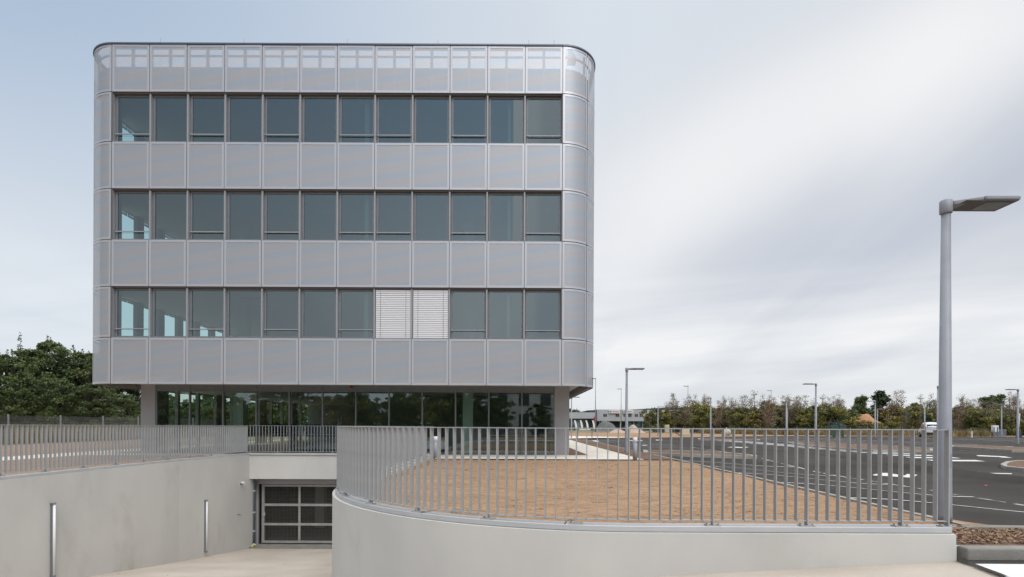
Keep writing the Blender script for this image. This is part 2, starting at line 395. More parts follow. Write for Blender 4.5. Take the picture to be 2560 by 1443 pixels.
def pt(px, py, Y):               # the point at depth Y on the sight line of a pixel of the photograph
    ddx, ddy = px - HX, HY - py
    c, s = math.cos(ROLL), math.sin(ROLL)
    return ((ddx * c - ddy * s) / F * Y, Y, (ddy * c + ddx * s) / F * Y)
def sm(t): t = max(0.0, min(1.0, t)); return t * t * (3 - 2 * t)
def H(x, y):                     # the lie of the site
    z = -1.17 + 0.09 * sm((y - 24) / 20)
    z -= 0.29 * sm((x - 5.7) / 4.3) * sm((25 - y) / 9)
    z += 0.10 * sm((x - 5.7) / 2) * sm((9 - y) / 2)
    return z
def at(px, py, off=0.0):         # where the sight line meets the site
    lo, hi = 3.0, 400.0
    for _ in range(60):
        Y = (lo + hi) / 2; p = pt(px, py, Y)
        if p[2] > H(p[0], p[1]) + off: lo = Y
        else: hi = Y
    return (p[0], p[1])

def inside(x, y, poly):
    r = False; j = len(poly) - 1
    for i in range(len(poly)):
        xi, yi = poly[i]; xj, yj = poly[j]
        if (yi > y) != (yj > y) and x < (xj - xi) * (y - yi) / (yj - yi) + xi: r = not r
        j = i
    return r
def sheet(name, poly, m, off=0.0, step=1.0, holes=(), hf=H, extra=(), jit=0.0, maxd=None):
    vs = [Vector(p) for p in poly]; es = [(i, (i + 1) % len(poly)) for i in range(len(poly))]
    for h in holes:
        b = len(vs); vs += [Vector(p) for p in h]; es += [(b + i, b + (i + 1) % len(h)) for i in range(len(h))]
    xs = [p[0] for p in poly]; ys = [p[1] for p in poly]
    x = max(min(xs), -60) + step / 2
    while x < min(max(xs), 110):
        y = max(min(ys), -30) + step / 2
        while y < min(max(ys), 110):
            if inside(x, y, poly) and not any(inside(x, y, h) for h in holes):
                vs.append(Vector((x + random.uniform(-jit, jit), y + random.uniform(-jit, jit))))
            y += step
        x += step
    vs += [Vector(p) for p in extra]
    v2, _, f2, *_ = delaunay_2d_cdt(vs, es, [], 0, 1e-5)
    fs = []
    for f in f2:
        cx = sum(v2[i].x for i in f) / len(f); cy = sum(v2[i].y for i in f) / len(f)
        if inside(cx, cy, poly) and not any(inside(cx, cy, h) for h in holes):
            a, b_, c_ = (v2[i] for i in f[:3])
            fs.append(tuple(f) if (b_ - a).cross(c_ - a) > 0 else tuple(f)[::-1])
    me = bpy.data.meshes.new(name)
    me.from_pydata([(v.x, v.y, hf(v.x, v.y) + off) for v in v2], [], fs)
    me.materials.append(m); me.polygons.foreach_set('use_smooth', [True] * len(fs)); me.update()
    return link(name, me)

# ------------------------------------------------------------------ ramp geometry
CX, CY, RI, RO = 1.45, 10.1, 4.56, 11.4
YP = 19.75                              # front face of the garage portal
def arc(r, a0, a1, n):                  # angle measured from straight down (towards the camera) to the left
    return [(CX - r * math.sin(a0 + (a1 - a0) * i / n), CY - r * math.cos(a0 + (a1 - a0) * i / n)) for i in range(n + 1)]
inner = [(4.60, CY - RI), (3.0, CY - RI)] + arc(RI, 0, math.pi / 2, 40) + [(CX - RI, 13.0), (CX - RI, 16.0), (CX - RI, YP)]
XE = -9.68
outer = [(4.60, CY - RO), (3.0, CY - RO)] + arc(RO, 0, math.pi / 2, 40) + [(CX - RO, 13.0), (CX - RO, 16.0), (XE, YP)]
def WX(y): return CX - RO + max(0, (y - 16) / (YP - 16)) * (XE - CX + RO)
def zramp(i):
    if i < 2: return (-1.375, -1.455)[i]
    if i <= 42:
        t = (i - 2) / 40; return -1.54 - 1.62 * (0.55 * t + 0.45 * t * t)
    return (-3.64, -4.09, -4.55)[i - 43]
rf = MB(); K = 8
for i in range(len(inner)):
    for k in range(K + 1):
        t = k / K; rf.v.append((inner[i][0] * (1 - t) + outer[i][0] * t, inner[i][1] * (1 - t) + outer[i][1] * t, zramp(i)))
for i in range(len(inner) - 1):
    for k in range(K):
        a = i * (K + 1) + k; rf.f.append((a, a + K + 1, a + K + 2, a + 1)); rf.m.append(0)
struct(rf.build('ramp_floor', M['ramp'], smooth=True))
hole = [(60, 6.5), (4.6, 6.5), (4.60, CY - RI + .1), (1.45, CY - RI + .1)] + arc(RI - .1, 0, math.pi / 2, 24)[1:] + [(CX - RI + .1, YP + .1), (CX - RO - .1, YP + .1)] \
       + arc(RO + .1, 0, math.pi / 2, 24)[::-1] + [(4.60, CY - RO - .1), (4.6, -12), (60, -12)]
# ground: one sheet out to the horizon, open only where the ramp goes down
big = [(-900, -400), (900, -400), (900, 1500), (-900, 1500)]
ring = [(-60, -30), (0, -30), (60, -30), (110, -30), (110, 30), (110, 70), (110, 110), (50, 110), (0, 110), (-60, 110), (-60, 50), (-60, 0)]
def Hg(x, y):
    if x > 59 and y < 7: return -1.42
    return H(x, y) - (0.10 if x > 5.8 and y < 74 else 0.0) + 0.012 * math.sin(x * 2.3 + y) * math.sin(y * 1.7 - x * .6)
struct(sheet('ground', big, M['soil'], 0, 1.0, [hole], Hg, ring, 0.3))
struct(sheet('meadow', [(-300, -50), (-27.6, -50), (-27.6, 100), (8, 103), (25, 97), (37, 82), (50, 77), (130, 78), (400, 90), (400, 600), (-300, 600)], M['meadow'], 0.02, 6.0, hf=H))
# brown soil left of the building
struct(sheet('bare_soil', [(-27.5, -6), (-10.35, -6), (-10.3, 19.8), (-15.0, 21.5), (-15.2, 60), (-27.5, 60)], M['soil_dark'], 0.022, 1.5, hf=H))
# asphalt of the car park and of the access road in front
def KX(y): return 5.46 + .034 * (y - 6.5) if y < 20 else 5.92 + (y - 20) * .007
near_ = [(KX(6.45) + .02, 6.45), (KX(20) + .02, 20), (KX(27) + .02, 27), (14, 27), (14, 6.45)]
park = [(KX(27) + .02, 27), (6.1, 46), (11, 54), (24, 62), (33, 70), (60, 73), (140, 75), (140, 6.45), (14, 6.45), (14, 27)]
struct(sheet('parking_asphalt', near_, M['asphalt'], -0.03, 0.4, hf=H))
struct(sheet('parking_asphalt', park, M['asphalt'], -0.03, 1.0, hf=H))
road = [(4.58, 5.50), (4.58, -12), (60, -12), (60, 5.50)]
struct(sheet('road', road, M['asphalt'], 0, 3.0, hf=lambda x, y: -1.335 - 0.0 * x))
# concrete paths
struct(sheet('path', [(-17.3, 19.95), (-17.3, 21.35), (3.05, 21.35), (3.05, 46.5), (1.0, 47), (1.0, 62), (5.5, 60), (12.5, 54.5), (5.2, 47.5), (4.62, 46), (4.62, 21.3), (4.62, 18.7), (-2.7, 18.7), (-2.7, 19.95)], M['path'], 0.03, 2.0, hf=H))
struct(sheet('path', [(-17.3, 12), (-17.3, 40), (-15.9, 40), (-15.9, 19.95), (-15.7, 14.2), (-14.2, 11), (-16, 9)], M['path'], 0.034, 2.0, hf=H))
# mulch between path and car park, gravel strip beside the building
struct(sheet('mulch_bed', [(4.66, 18.8), (4.66, 44.5), (5.2, 46), (5.86, 45), (5.80, 18.8)], M['mulch'], 0.025, 0.5, hf=H, jit=.1))
struct(sheet('mulch_bed', [(2.35, 21.4), (2.35, 40), (3.0, 40), (3.0, 21.4)], M['mulch'], 0.034, 0.8, hf=H))
# kerbs
def kerb(path, wd, h0, h1, m=None, name='kerb'):
    mb = MB(); mb.sweep(path, 0, wd, [H(x, y) + h0 for x, y in path], [H(x, y) + h1 for x, y in path]); return struct(mb.build(name, m or M['kerb']))
kerb([(KX(y) + .05, y) for y in [6.45] + list(range(8, 47, 2))], 0.09, -.15, 0.015)
mbk = MB(); mbk.sweep([(4.63, 5.44), (60, 5.44)], 0, 0.15, -1.5, -1.215); struct(bevel(mbk.build('kerb', M['kerb_grey']), .02))
mbk = MB(); mbk.sweep([(5.4, 6.36), (60, 6.36)], 0, 0.10, -1.5, -1.165); struct(bevel(mbk.build('kerb', M['kerb_grey']), .02))
struct(sheet('mulch_bed', [(4.63, 5.58), (60, 5.58), (60, 6.43), (4.63, 6.43)], M['mulch'], 0, 0.35, hf=lambda x, y: -1.215 + .02 * math.sin(7 * x) * math.sin(9 * y), jit=.1))
chips = MB()
rr = random.Random(3)
for i in range(9500):
    x = rr.uniform(4.65, 9.5) if rr.random() < .85 else rr.uniform(9.5, 16); y = rr.uniform(5.62, 6.40); z = -1.205 + rr.uniform(0, .025)
    a = rr.uniform(0, 6.28); l_ = rr.uniform(.008, .032); w_ = rr.uniform(.003, .008); t = rr.uniform(-.5, .5)
    ux_, uy_ = math.cos(a), math.sin(a); tx = (ux_ * l_, uy_ * l_, t * l_); sx_ = (-uy_ * w_, ux_ * w_, rr.uniform(-.5, .5) * w_)
    chips.face([(x - tx[0] - sx_[0], y - tx[1] - sx_[1], z - tx[2] - sx_[2]), (x + tx[0] - sx_[0], y + tx[1] - sx_[1], z + tx[2] - sx_[2]),
                (x + tx[0] + sx_[0], y + tx[1] + sx_[1], z + tx[2] + sx_[2]), (x - tx[0] + sx_[0], y - tx[1] + sx_[1], z - tx[2] + sx_[2])], rr.choice((0, 0, 1)))
o = chips.build('wood_chips', [M['chip'], M['mulch']]); tag(o, 'brown bark chips strewn over the kerbed bed right of the low wall', 'wood chips', kind='stuff')
# grit and dead leaves blown on to the ramp
gt = MB(); rq = random.Random(9)
for i in range(420):
    k = rq.randrange(2, len(inner) - 1); t_ = rq.random() ** 2.2; t_ = t_ if rq.random() < .5 else 1 - t_
    f_ = rq.random(); a_ = [inner[k][j] * (1 - t_) + outer[k][j] * t_ for j in (0, 1)]; b_ = [inner[k + 1][j] * (1 - t_) + outer[k + 1][j] * t_ for j in (0, 1)]
    x = a_[0] + (b_[0] - a_[0]) * f_; y = a_[1] + (b_[1] - a_[1]) * f_; z = zramp(k) + (zramp(k + 1) - zramp(k)) * f_ + .004
    s_ = rq.uniform(.006, .028) * (.5 if y < 7 else 1.1); a = rq.uniform(0, 6.28)
    gt.face([(x + s_ * rq.uniform(.5, 1.2) * math.cos(a + q * 1.57), y + s_ * rq.uniform(.4, 1) * math.sin(a + q * 1.57), z + rq.uniform(0, s_ * .5)) for q in range(4)])
tag(gt.build('grit', M['soil_dark']), 'brown grit and dead leaves scattered on the ramp floor', 'grit', kind='stuff')
# clods, stones and sparse weeds on the sandy plot
cl_ = MB()
for i in range(9000):
    x = rr.uniform(-2.8, 5.5); y = rr.uniform(5.95, 18.5)
    if not (x > -2.75 or y > 10) or math.hypot(x - CX, y - CY) > RI - .35 and y < CY and x < CX: continue
    s_ = rr.uniform(.005, .017) * (1.7 if rr.random() < .05 else 1); z = H(x, y)
    p = [(x + s_ * rr.uniform(.6, 1.2) * math.cos(k * 1.26), y + s_ * rr.uniform(.6, 1.2) * math.sin(k * 1.26), z) for k in range(5)]
    for k in range(5): cl_.face([p[k], p[(k + 1) % 5], (x, y, z + s_ * .55)], rr.choice((0, 0, 1)))
tag(cl_.build('clods', [M['soil'], M['soil_dark']]), 'small clods and stones on the sandy plot behind the railing', 'clods', kind='stuff')

# painted markings
def strip(poly, off=-0.022, mb=None, mi=0):
    mb.face([(x, y, H(x, y) + off) for x, y in poly], mi)
lines = MB()
def line(x0, y0, x1, y1, wd, mb=lines, off=-0.020, n=None):
    L_ = math.hypot(x1 - x0, y1 - y0); n = n or max(1, int(L_ / .35)); nx, ny = -(y1 - y0) / L_ * wd / 2, (x1 - x0) / L_ * wd / 2
    for i in range(n):
        a, b = i / n, (i + 1) / n
        xa, ya, xb, yb = x0 + (x1 - x0) * a, y0 + (y1 - y0) * a, x0 + (x1 - x0) * b, y0 + (y1 - y0) * b
        strip([(xa - nx, ya - ny), (xb - nx, yb - ny), (xb + nx, yb + ny), (xa + nx, ya + ny)], off, mb)
for y in (9.12, 11.6, 14.05, 16.5, 19.1):
    line(KX(y) + .05, y, 10.0 if y > 10 else 12.5, y, .085)
for y in (27.5, 30, 32.5, 35, 37.5, 40, 42.5):
    line(6.0, y, 10.3, y, .1)
for cx_, y0, y1 in ((20.5, 32, 56), (27, 34, 60), (42, 30, 62), (51, 36, 62)):
    y = y0
    while y < y1:
        line(cx_, y, cx_ + 4.8, y, .11); y += 2.5
    line(cx_ + 4.8, y0, cx_ + 4.8, y1, .10)
struct(lines.build('parking_lines', M['paint']))
wn = MB()
rr = random.Random(5)
def wornline(x0, y0, x1, y1, wd):
    L_ = math.hypot(x1 - x0, y1 - y0); n = int(L_ / .22); tx, ty = (x1 - x0) / L_, (y1 - y0) / L_
    for i in range(n):
        if rr.random() < .18: continue
        a = i * .22; b = a + .24; j = [rr.uniform(-.05, .05) for _ in range(4)]; w_ = wd * rr.uniform(.35, 1.15) / 2
        P_ = lambda s_, o_: (x0 + tx * s_ - ty * o_, y0 + ty * s_ + tx * o_)
        strip([P_(a + j[0], -w_), P_(b + j[1], -w_ + j[2] * .4), P_(b, w_), P_(a, w_ + j[3] * .4)], -0.02, wn)
wornline(9.9, 10.3, 9.95, 12.2, .12); wornline(10.0, 12.4, 10.05, 18, .16); wornline(10.1, 18.3, 10.2, 22, .15)
wornline(10.2, 23.5, 10.4, 31, .14); wornline(12.5, 9.2, 14, 8.2, .06); wornline(16, 30, 26, 28.6, .10)
struct(wn.build('worn_line', M['worn']))
zb = MB(); y = 21.2; k = 0
while y < 45:
    for a in range(2):
        strip([(16.75 + a, y), (17.75 + a, y), (17.75 + a, y + .5), (16.75 + a, y + .5)], -0.02, zb)
    y += 1.17
struct(zb.build('zebra_crossing', M['paint']))
def marking(pxs, name='arrow_marking'):
    mb = MB(); pl = [at(a, b, -.02) for a, b in pxs]; mb.face([(x, y, H(x, y) - .02) for x, y in pl][::-1]); struct(mb.build(name, M['paint']))
marking([(2182, 1187), (2203, 1182.5), (2218, 1182.5), (2262, 1189), (2268, 1185), (2294, 1187.2), (2281, 1194.5), (2210, 1190), (2183, 1188.6)])
marking([(2417, 1184.5), (2424, 1178.5), (2450, 1179.6), (2450, 1182), (2530, 1183.4), (2529, 1185.6), (2470, 1184), (2525, 1189), (2522, 1190), (2499, 1189.6), (2452, 1184), (2446, 1186.4)])
marking([(2440, 1138.5), (2452, 1138.2), (2512, 1141.2), (2532, 1145), (2505, 1144), (2496, 1142.5), (2446, 1140.6)])
marking([(1817, 1118.3), (1833, 1117), (1852, 1117.8), (1873, 1117.8), (1862, 1120), (1835, 1119.2)])
marking([(1560, 1101.2), (1590, 1100.6), (1606, 1100.6), (1606, 1101.9), (1575, 1102.2)], 'road_marking')
marking([(1605, 1113.2), (1614, 1112.6), (1619, 1113.6), (1608, 1114.4)], 'road_marking')
marking([(1638, 1099.7), (1656, 1099.4), (1656, 1100.9), (1640, 1101)], 'road_marking')
marking([(1480, 1101.5), (1494, 1101), (1498, 1104), (1484, 1104)], 'road_marking')
wm = MB(); wm.face([(4.56, 5.27, -1.331), (4.47, 4.72, -1.331), (4.40, 3.9, -1.331), (9, 3.9, -1.331), (9, 5.23, -1.331)])
wm.v = [(x, y, z) for x, y, z in wm.v]
struct(wm.build('white_road_marking', mat('fresh_road_paint', (.74, .74, .73), .7, 0, (.62, .62, .61), 7, 6)))
# loose edge of asphalt where it meets the ramp slab
# planted islands with a kerb
def island(pxs, name='mulch_island'):
    pl = [at(a, b, 0.06) for a, b in pxs]
    cx_ = sum(p[0] for p in pl) / len(pl); cy_ = sum(p[1] for p in pl) / len(pl)
    mb = MB(); n = len(pl)
    ins = []
    for x, y in pl:
        d = math.hypot(x - cx_, y - cy_); k_ = max(.3, 1 - .22 / d); ins.append((cx_ + (x - cx_) * k_, cy_ + (y - cy_) * k_))
    for i in range(n):
        j = (i + 1) % n
        q = lambda p, z: (p[0], p[1], H(*p) + z)
        mb.face([q(pl[i], -.08), q(pl[j], -.08), q(pl[j], .09), q(pl[i], .09)], 0)
        mb.face([q(pl[i], .09), q(pl[j], .09), q(ins[j], .09), q(ins[i], .09)], 0)
    mb.face([(x, y, H(x, y) + .085) for x, y in ins], 1)
    struct(mb.build(name, [M['kerb'], M['mulch']]))
island([(1608, 1132.5), (1700, 1136.5), (1893, 1142.5), (1893, 1140.5), (1860, 1136), (1800, 1131), (1700, 1127.5), (1608, 1126)])
island([(1958, 1104.5), (2000, 1112), (2090, 1120), (2183, 1126.5), (2335, 1128), (2335, 1123), (2183, 1114.5), (2090, 1109), (2000, 1105)])
island([(2375, 1114), (2375, 1117), (2450, 1121), (2530, 1126.5), (2620, 1127), (2620, 1121), (2500, 1117.5), (2440, 1115)])
island([(2501, 1162), (2512, 1168), (2560, 1173), (2640, 1176), (2640, 1152), (2545, 1152.5), (2515, 1155.5)])
island([(1745, 1098.6), (1900, 1100.8), (1900, 1099.2), (1745, 1096.8)])

# ------------------------------------------------------------------ retaining walls, portal, railings
def retaining(name, label, path, side, d_out, d_in, zb_, seams):
    t = thing(name, label, 'wall')
    mb = MB(); mb.sweep(path, d_out, d_in, zb_, -1.095); mb.build('concrete_face', M['wall'], t)
    cp = MB(); cp.sweep(path, d_out - .045 * side, d_in + .045 * side, -1.092, -1.03); o = cp.build('coping', M['coping'], t); bevel(o, .006, 1)
    sm_ = MB()
    for i in seams:
        (x, y), (x2, y2) = path[i], path[i + 1]; l_ = math.hypot(x2 - x, y2 - y); tx, ty = (x2 - x) / l_, (y2 - y) / l_
        sm_.sweep([(x, y), (x + tx * .012, y + ty * .012)], d_out - .049 * side, d_in + .049 * side, -1.094, -1.0265)
    if seams: sm_.build('coping_joint', M['dark'], t)
    return t
rwp = [(4.58, CY - RI), (3.0, CY - RI)] + arc(RI, 0, math.pi / 2, 48) + [(CX - RI, 13.0), (CX - RI, 16.0), (CX - RI, YP - .02)]
# walking from the right end to the back, the left-hand normal points to the ramp side (towards the camera): inside is negative
retaining('retaining_wall', 'low curved concrete wall with metal coping wrapping round the sandy plot', rwp, 1, .02, -.25, -5.2, (8, 20, 36))
# small end cap for the right end overhang is part of the coping sweep
lwp = arc(RO, R(48), math.pi / 2, 40) + [(CX - RO, 13.0), (CX - RO, 16.0), (WX(YP + .3), YP + .3)]
retaining('retaining_wall', 'long pale concrete wall going down the left side of the ramp', lwp, -1, -.02, .25, -5.2, (24, 34))

XL, XR = XE, CX - RI
bm_ = MB()
bm_.box(XL + .0, XR + .2, YP, YP + .3, -1.98, -1.095)
t = thing('portal_beam', 'wide concrete beam spanning above the garage entrance', 'beam')
bm_.build('concrete_face', M['wall'], t)
cp = MB(); cp.box(XL - .0, XR + .2, YP - .045, YP + .345, -1.092, -1.032); bevel(cp.build('coping', M['coping'], t), .006, 1)

# garage behind the gate
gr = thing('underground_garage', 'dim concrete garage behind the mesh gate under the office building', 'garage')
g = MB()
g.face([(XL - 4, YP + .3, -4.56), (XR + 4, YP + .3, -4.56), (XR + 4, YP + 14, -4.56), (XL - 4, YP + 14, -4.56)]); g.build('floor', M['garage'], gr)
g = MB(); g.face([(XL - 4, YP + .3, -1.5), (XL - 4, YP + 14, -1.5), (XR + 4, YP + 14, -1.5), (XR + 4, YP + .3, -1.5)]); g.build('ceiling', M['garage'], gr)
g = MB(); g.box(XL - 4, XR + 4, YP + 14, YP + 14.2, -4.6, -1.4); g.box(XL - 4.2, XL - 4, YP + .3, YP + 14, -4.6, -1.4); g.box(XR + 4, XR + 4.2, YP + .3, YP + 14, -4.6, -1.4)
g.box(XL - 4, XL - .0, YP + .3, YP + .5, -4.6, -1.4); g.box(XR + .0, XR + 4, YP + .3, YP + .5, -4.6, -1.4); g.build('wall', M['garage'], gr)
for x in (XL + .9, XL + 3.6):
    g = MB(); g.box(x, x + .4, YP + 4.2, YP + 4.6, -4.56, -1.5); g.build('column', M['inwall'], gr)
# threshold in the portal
th = MB(); th.box(XL + .02, XR, YP - .02, YP + .62, -4.9, -4.50); struct(th.build('ramp_floor', M['kerb_grey']))

YG = YP + .55
ga = thing('garage_gate', 'grey steel garage gate of square wire mesh in a ribbed frame', 'gate', (0, 0, 0))
gx0, gx1 = pt(655, 1290, YG)[0], XR - .05
z_top, z_bot = pt(700, 1208, YG)[2], pt(700, 1357, YG)[2]
fr = MB()
fx0 = pt(643, 1290, YG)[0]
fr.box(fx0 - .22, fx0 + .06, YG - .05, YG + .06, -4.5, z_top + .15)              # left jamb
fr.box(fx0 + .06, gx1, YG - .06, YG + .06, z_top - .03, z_top + .15)
fr.box(fx0 + .06, fx0 + .10, YG + .01, YG + .05, -4.5, z_top - .03, 1)
fr.build('door_frame', [M['pier'], M['dark']], ga)
leaf = MB()
leaf.box(gx0, gx0 + .10, YG - .03, YG + .03, z_bot, z_top - .05); leaf.box(gx1 - .10, gx1, YG - .03, YG + .03, z_bot, z_top - .05)
leaf.box(gx0 + .10, gx1 - .10, YG - .03, YG + .03, z_top - .13, z_top - .05); leaf.box(gx0 + .10, gx1 - .10, YG - .03, YG + .03, z_bot, z_bot + .08)
ys_ = [pt(700, p, YG)[2] for p in (1262, 1310.5)]
for z in ys_: leaf.box(gx0 + .10, gx1 - .10, YG - .028, YG + .028, z - .045, z + .045)
nx_ = 4
bw = (gx1 - gx0) / nx_
xm = [pt(749, 1290, YG)[0] + i * 1.63 for i in range(3)]
for x in xm: leaf.box(x - .04, x + .04, YG - .024, YG + .024, z_bot + .06, z_top - .1)
leaf.build('leaf_frame', M['gate'], ga)
xs_ = [gx0 + .1] + xm + [gx1 - .1]; zs_ = [z_bot + .06] + ys_[::-1] + [z_top - .1]
for i in range(len(xs_) - 1):
    for j in range(3):
        mm = MB()
        x = xs_[i] + .04
        while x < xs_[i + 1] - .02: mm.box(x - .0025, x + .0025, YG - .006, YG + .001, zs_[j] + .03, zs_[j + 1] - .03); x += .052
        z = zs_[j] + .04
        while z < zs_[j + 1] - .02: mm.box(xs_[i] + .02, xs_[i + 1] - .02, YG + .0015, YG + .008, z - .0025, z + .0025); z += .052
        mm.build('wire_mesh', M['wire'], ga)
ug = MB(); zt0, zt1 = z_top + .16, -1.98
ug.box(pt(739, 1190, YG)[0] - .03, pt(739, 1190, YG)[0] + .03, YG - .02, YG + .03, zt0, zt1 + .1); ug.build('post', M['gate'], ga)
mm = MB(); x = fx0
while x < gx1: mm.box(x - .0025, x + .0025, YG - .006, YG + .001, zt0, zt1 + .1); x += .052
z = zt0 + .03
while z < zt1 + .1: mm.box(fx0, gx1, YG + .0015, YG + .008, z - .0025, z + .0025); z += .052
mm.build('wire_mesh', M['wire'], ga)
hd = MB(); hx, _, hz_ = pt(661, 1285, YG); hd.box(hx - .05, hx + .05, YG - .06, YG - .031, hz_ - .07, hz_ + .07); bevel(hd.build('lock_plate', M['rail'], ga), .005)
# drain pipe
YD = YP + .28
xa, _, za = pt(634, 1205, YD)
dp = thing('drain_pipe', 'dark grey plastic drain pipe bending out beside the garage gate', 'pipe')
mb = MB(); mb.tube([(xa, YD, -4.5), (xa, YD, za), (xa + .06, YD, za + .12), (xa + .17, YD + .03, za + .2), (xa + .42, YD + .1, za + .25)], .068, 14); mb.build('pipe', M['pvc'], dp, True)
for z in (-2.45, -3.25, -3.95):
    mb = MB(); mb.tube([(xa, YD, z - .03), (xa, YD, z + .03)], .082, 14); mb.build('clamp', M['rail'], dp)
cmx, _, cmz = pt(616, 1207, 19.2)
t = thing('sensor', 'small white sensor on the left wall just before the garage gate', 'sensor', (WX(19.2) + .01, 19.2, cmz))
mb = MB(); mb.tube([(0, 0, 0), (.14, -.02, .0)], [.035, .05], 10); mb.build('body', M['whitepl'], t)
mb = MB(); mb.box(-.0, .03, -.04, .04, -.07, .03); mb.build('bracket', M['gravel'], t)
t = thing('wall_hook', 'short rusty bar sticking out of the left wall beside the drain pipe', 'hook', (WX(19) + .01, 19.0, pt(615, 1286, 19)[2]))
mb = MB(); mb.tube([(0, 0, 0), (.13, 0, -.03)], .012, 8); mb.build('rod', M['bark'], t)
t = thing('sponge', 'crumpled pale yellow scrap at the foot of the drain pipe', 'scrap', (XL + .12, YP + .0, -4.47))
mb = MB(); mb.tube([(0, 0, 0), (.06, .02, .08), (.14, 0, .05)], [.05, .035, .03], 7); mb.build('scrap', mat('pale_yellow', (.5, .48, .2), .8), t)
# strip lights standing out of the left wall
def strip_light(pxc, pyt, pyb, label):
    Y = -9.9 / ((pxc - HX) / F)
    for _ in range(6): Y = (WX(Y) + .08) / ((pxc - HX) / F)
    zt, zb2 = pt(pxc, pyt, Y)[2], pt(pxc, pyb, Y)[2]
    t = thing('strip_light', label, 'lamp', (WX(Y) + .01, Y, zb2), group='vertical strip lights on the ramp wall')
    h = zt - zb2
    mb = MB(); mb.tube([(.085, 0, .03), (.085, 0, h - .03)], .026, 12); mb.build('tube', M['tube'], t, True)
    mb = MB(); mb.box(.0, .035, -.02, .02, 0.02, h - .02); mb.box(.036, .056, -.012, .012, .02, h - .02); mb.build('back_plate', M['frame'], t)
    for z in (0, h - .04):
        mb = MB(); mb.tube([(.075, 0, z), (.075, 0, z + .04)], .04, 12); mb.box(0, .075, -.02, .02, z, z + .035); mb.build('end_bracket', M['frame'], t)
strip_light(135, 1257, 1443, 'vertical strip light nearer the camera on the ramp wall')
strip_light(517, 1250, 1381, 'vertical strip light farther down the wall nearer the garage gate')

# railings: flat balusters set edge-on between two flat rails
bal = MB(); bal.box(-.004, .004, -.029, .029, 0, .955); BAL = bal.mesh('baluster', M['rail'])
pst = MB(); pst.box(-.006, .006, -.031, .031, -.055, .957); PST = pst.mesh('post', M['rail'])
plt = MB(); plt.box(-.075, .075, -.045, .045, -.062, -.052); plt.tube([(-.055, .02, -.052), (-.055, .02, -.035)], .009, 8); plt.tube([(.055, -.02, -.052), (.055, -.02, -.035)], .009, 8)
PLT = plt.mesh('base_plate', M['rail'])
def railing(name, label, path, zb_=-.968, s=.1145, every=9, near=None, start=0.03, top=-.012, first=None, posts=None):
    t = thing(name, label, 'railing')
    mb = MB(); mb.sweep(path, -.025, .025, top - .010, top); mb.build('top_rail', M['rail'], t)
    mb = MB(); mb.sweep(path, -.0215, .0215, zb_ - .010, zb_); mb.build('bottom_rail', M['rail'], t)
    seg = []; tot = 0
    for i in range(len(path) - 1):
        l_ = math.hypot(path[i + 1][0] - path[i][0], path[i + 1][1] - path[i][1]); seg.append((tot, l_, i)); tot += l_
    pos = []; d = start; k = 0; isp = (lambda k: k in posts) if posts else (lambda k: k % every == 0)
    while d <= tot - .005:
        for (a, l_, i) in seg:
            if a <= d <= a + l_ + 1e-6:
                f_ = (d - a) / l_; (x0, y0), (x1, y1) = path[i], path[i + 1]
                pos.append((x0 + (x1 - x0) * f_, y0 + (y1 - y0) * f_, math.atan2(y1 - y0, x1 - x0), k)); break
        d += first[1] if first and k < first[0] else s; k += 1
    plain = [p for p in pos if not isp(p[3])]
    plain.sort(key=lambda p: p[0] ** 2 + p[1] ** 2)
    for i, (x, y, a, k) in enumerate(plain[:100]):
        o = link('baluster', BAL, t); o.location = (x, y, zb_); o.rotation_euler.z = a
    if len(plain) > 100:
        mb = MB()
        for (x, y, a, k) in plain[100:]:
            m_ = Matrix.Translation((x, y, zb_)) @ Matrix.Rotation(a, 4, 'Z')
            mb.hexa([m_ @ Vector(q) for q in ((-.004, -.029, 0), (.004, -.029, 0), (.004, .029, 0), (-.004, .029, 0), (-.004, -.029, .955), (.004, -.029, .955), (.004, .029, .955), (-.004, .029, .955))])
        o = mb.build('balusters', M['rail'], t); o['kind'] = 'stuff'
    for (x, y, a, k) in pos:
        if not isp(k): continue
        o = link('post', PST, t); o.location = (x, y, zb_); o.rotation_euler.z = a
        q = link('base_plate', PLT, o)
    return t
rp_in = .075
rrail = [(4.57, CY - RI + rp_in), (3.0, CY - RI + rp_in)] + arc(RI - rp_in, 0, math.pi / 2, 64) + [(CX - RI + rp_in, 13.0), (CX - RI + rp_in, 16), (CX - RI + rp_in, 18.35)]
railing('railing', 'curved grey bar railing in front of the sandy plot', rrail, start=.012, s=.1095, first=(4, .121), posts={0, 4, 13, 22, 35} | set(range(44, 400, 9)))
lrail = (arc(RO + .12, R(52), math.pi / 2, 48) + [(WX(13) - .12, 13.0), (WX(16) - .12, 16), (XL - .12, YP + .10)])[::-1]
railing('railing', 'grey bar railing along the top of the left ramp wall', lrail)
prail = [(XL - .06, YP + .15), (XR + .2, YP + .15)]
railing('railing', 'short grey bar railing above the garage entrance', prail, s=.113)

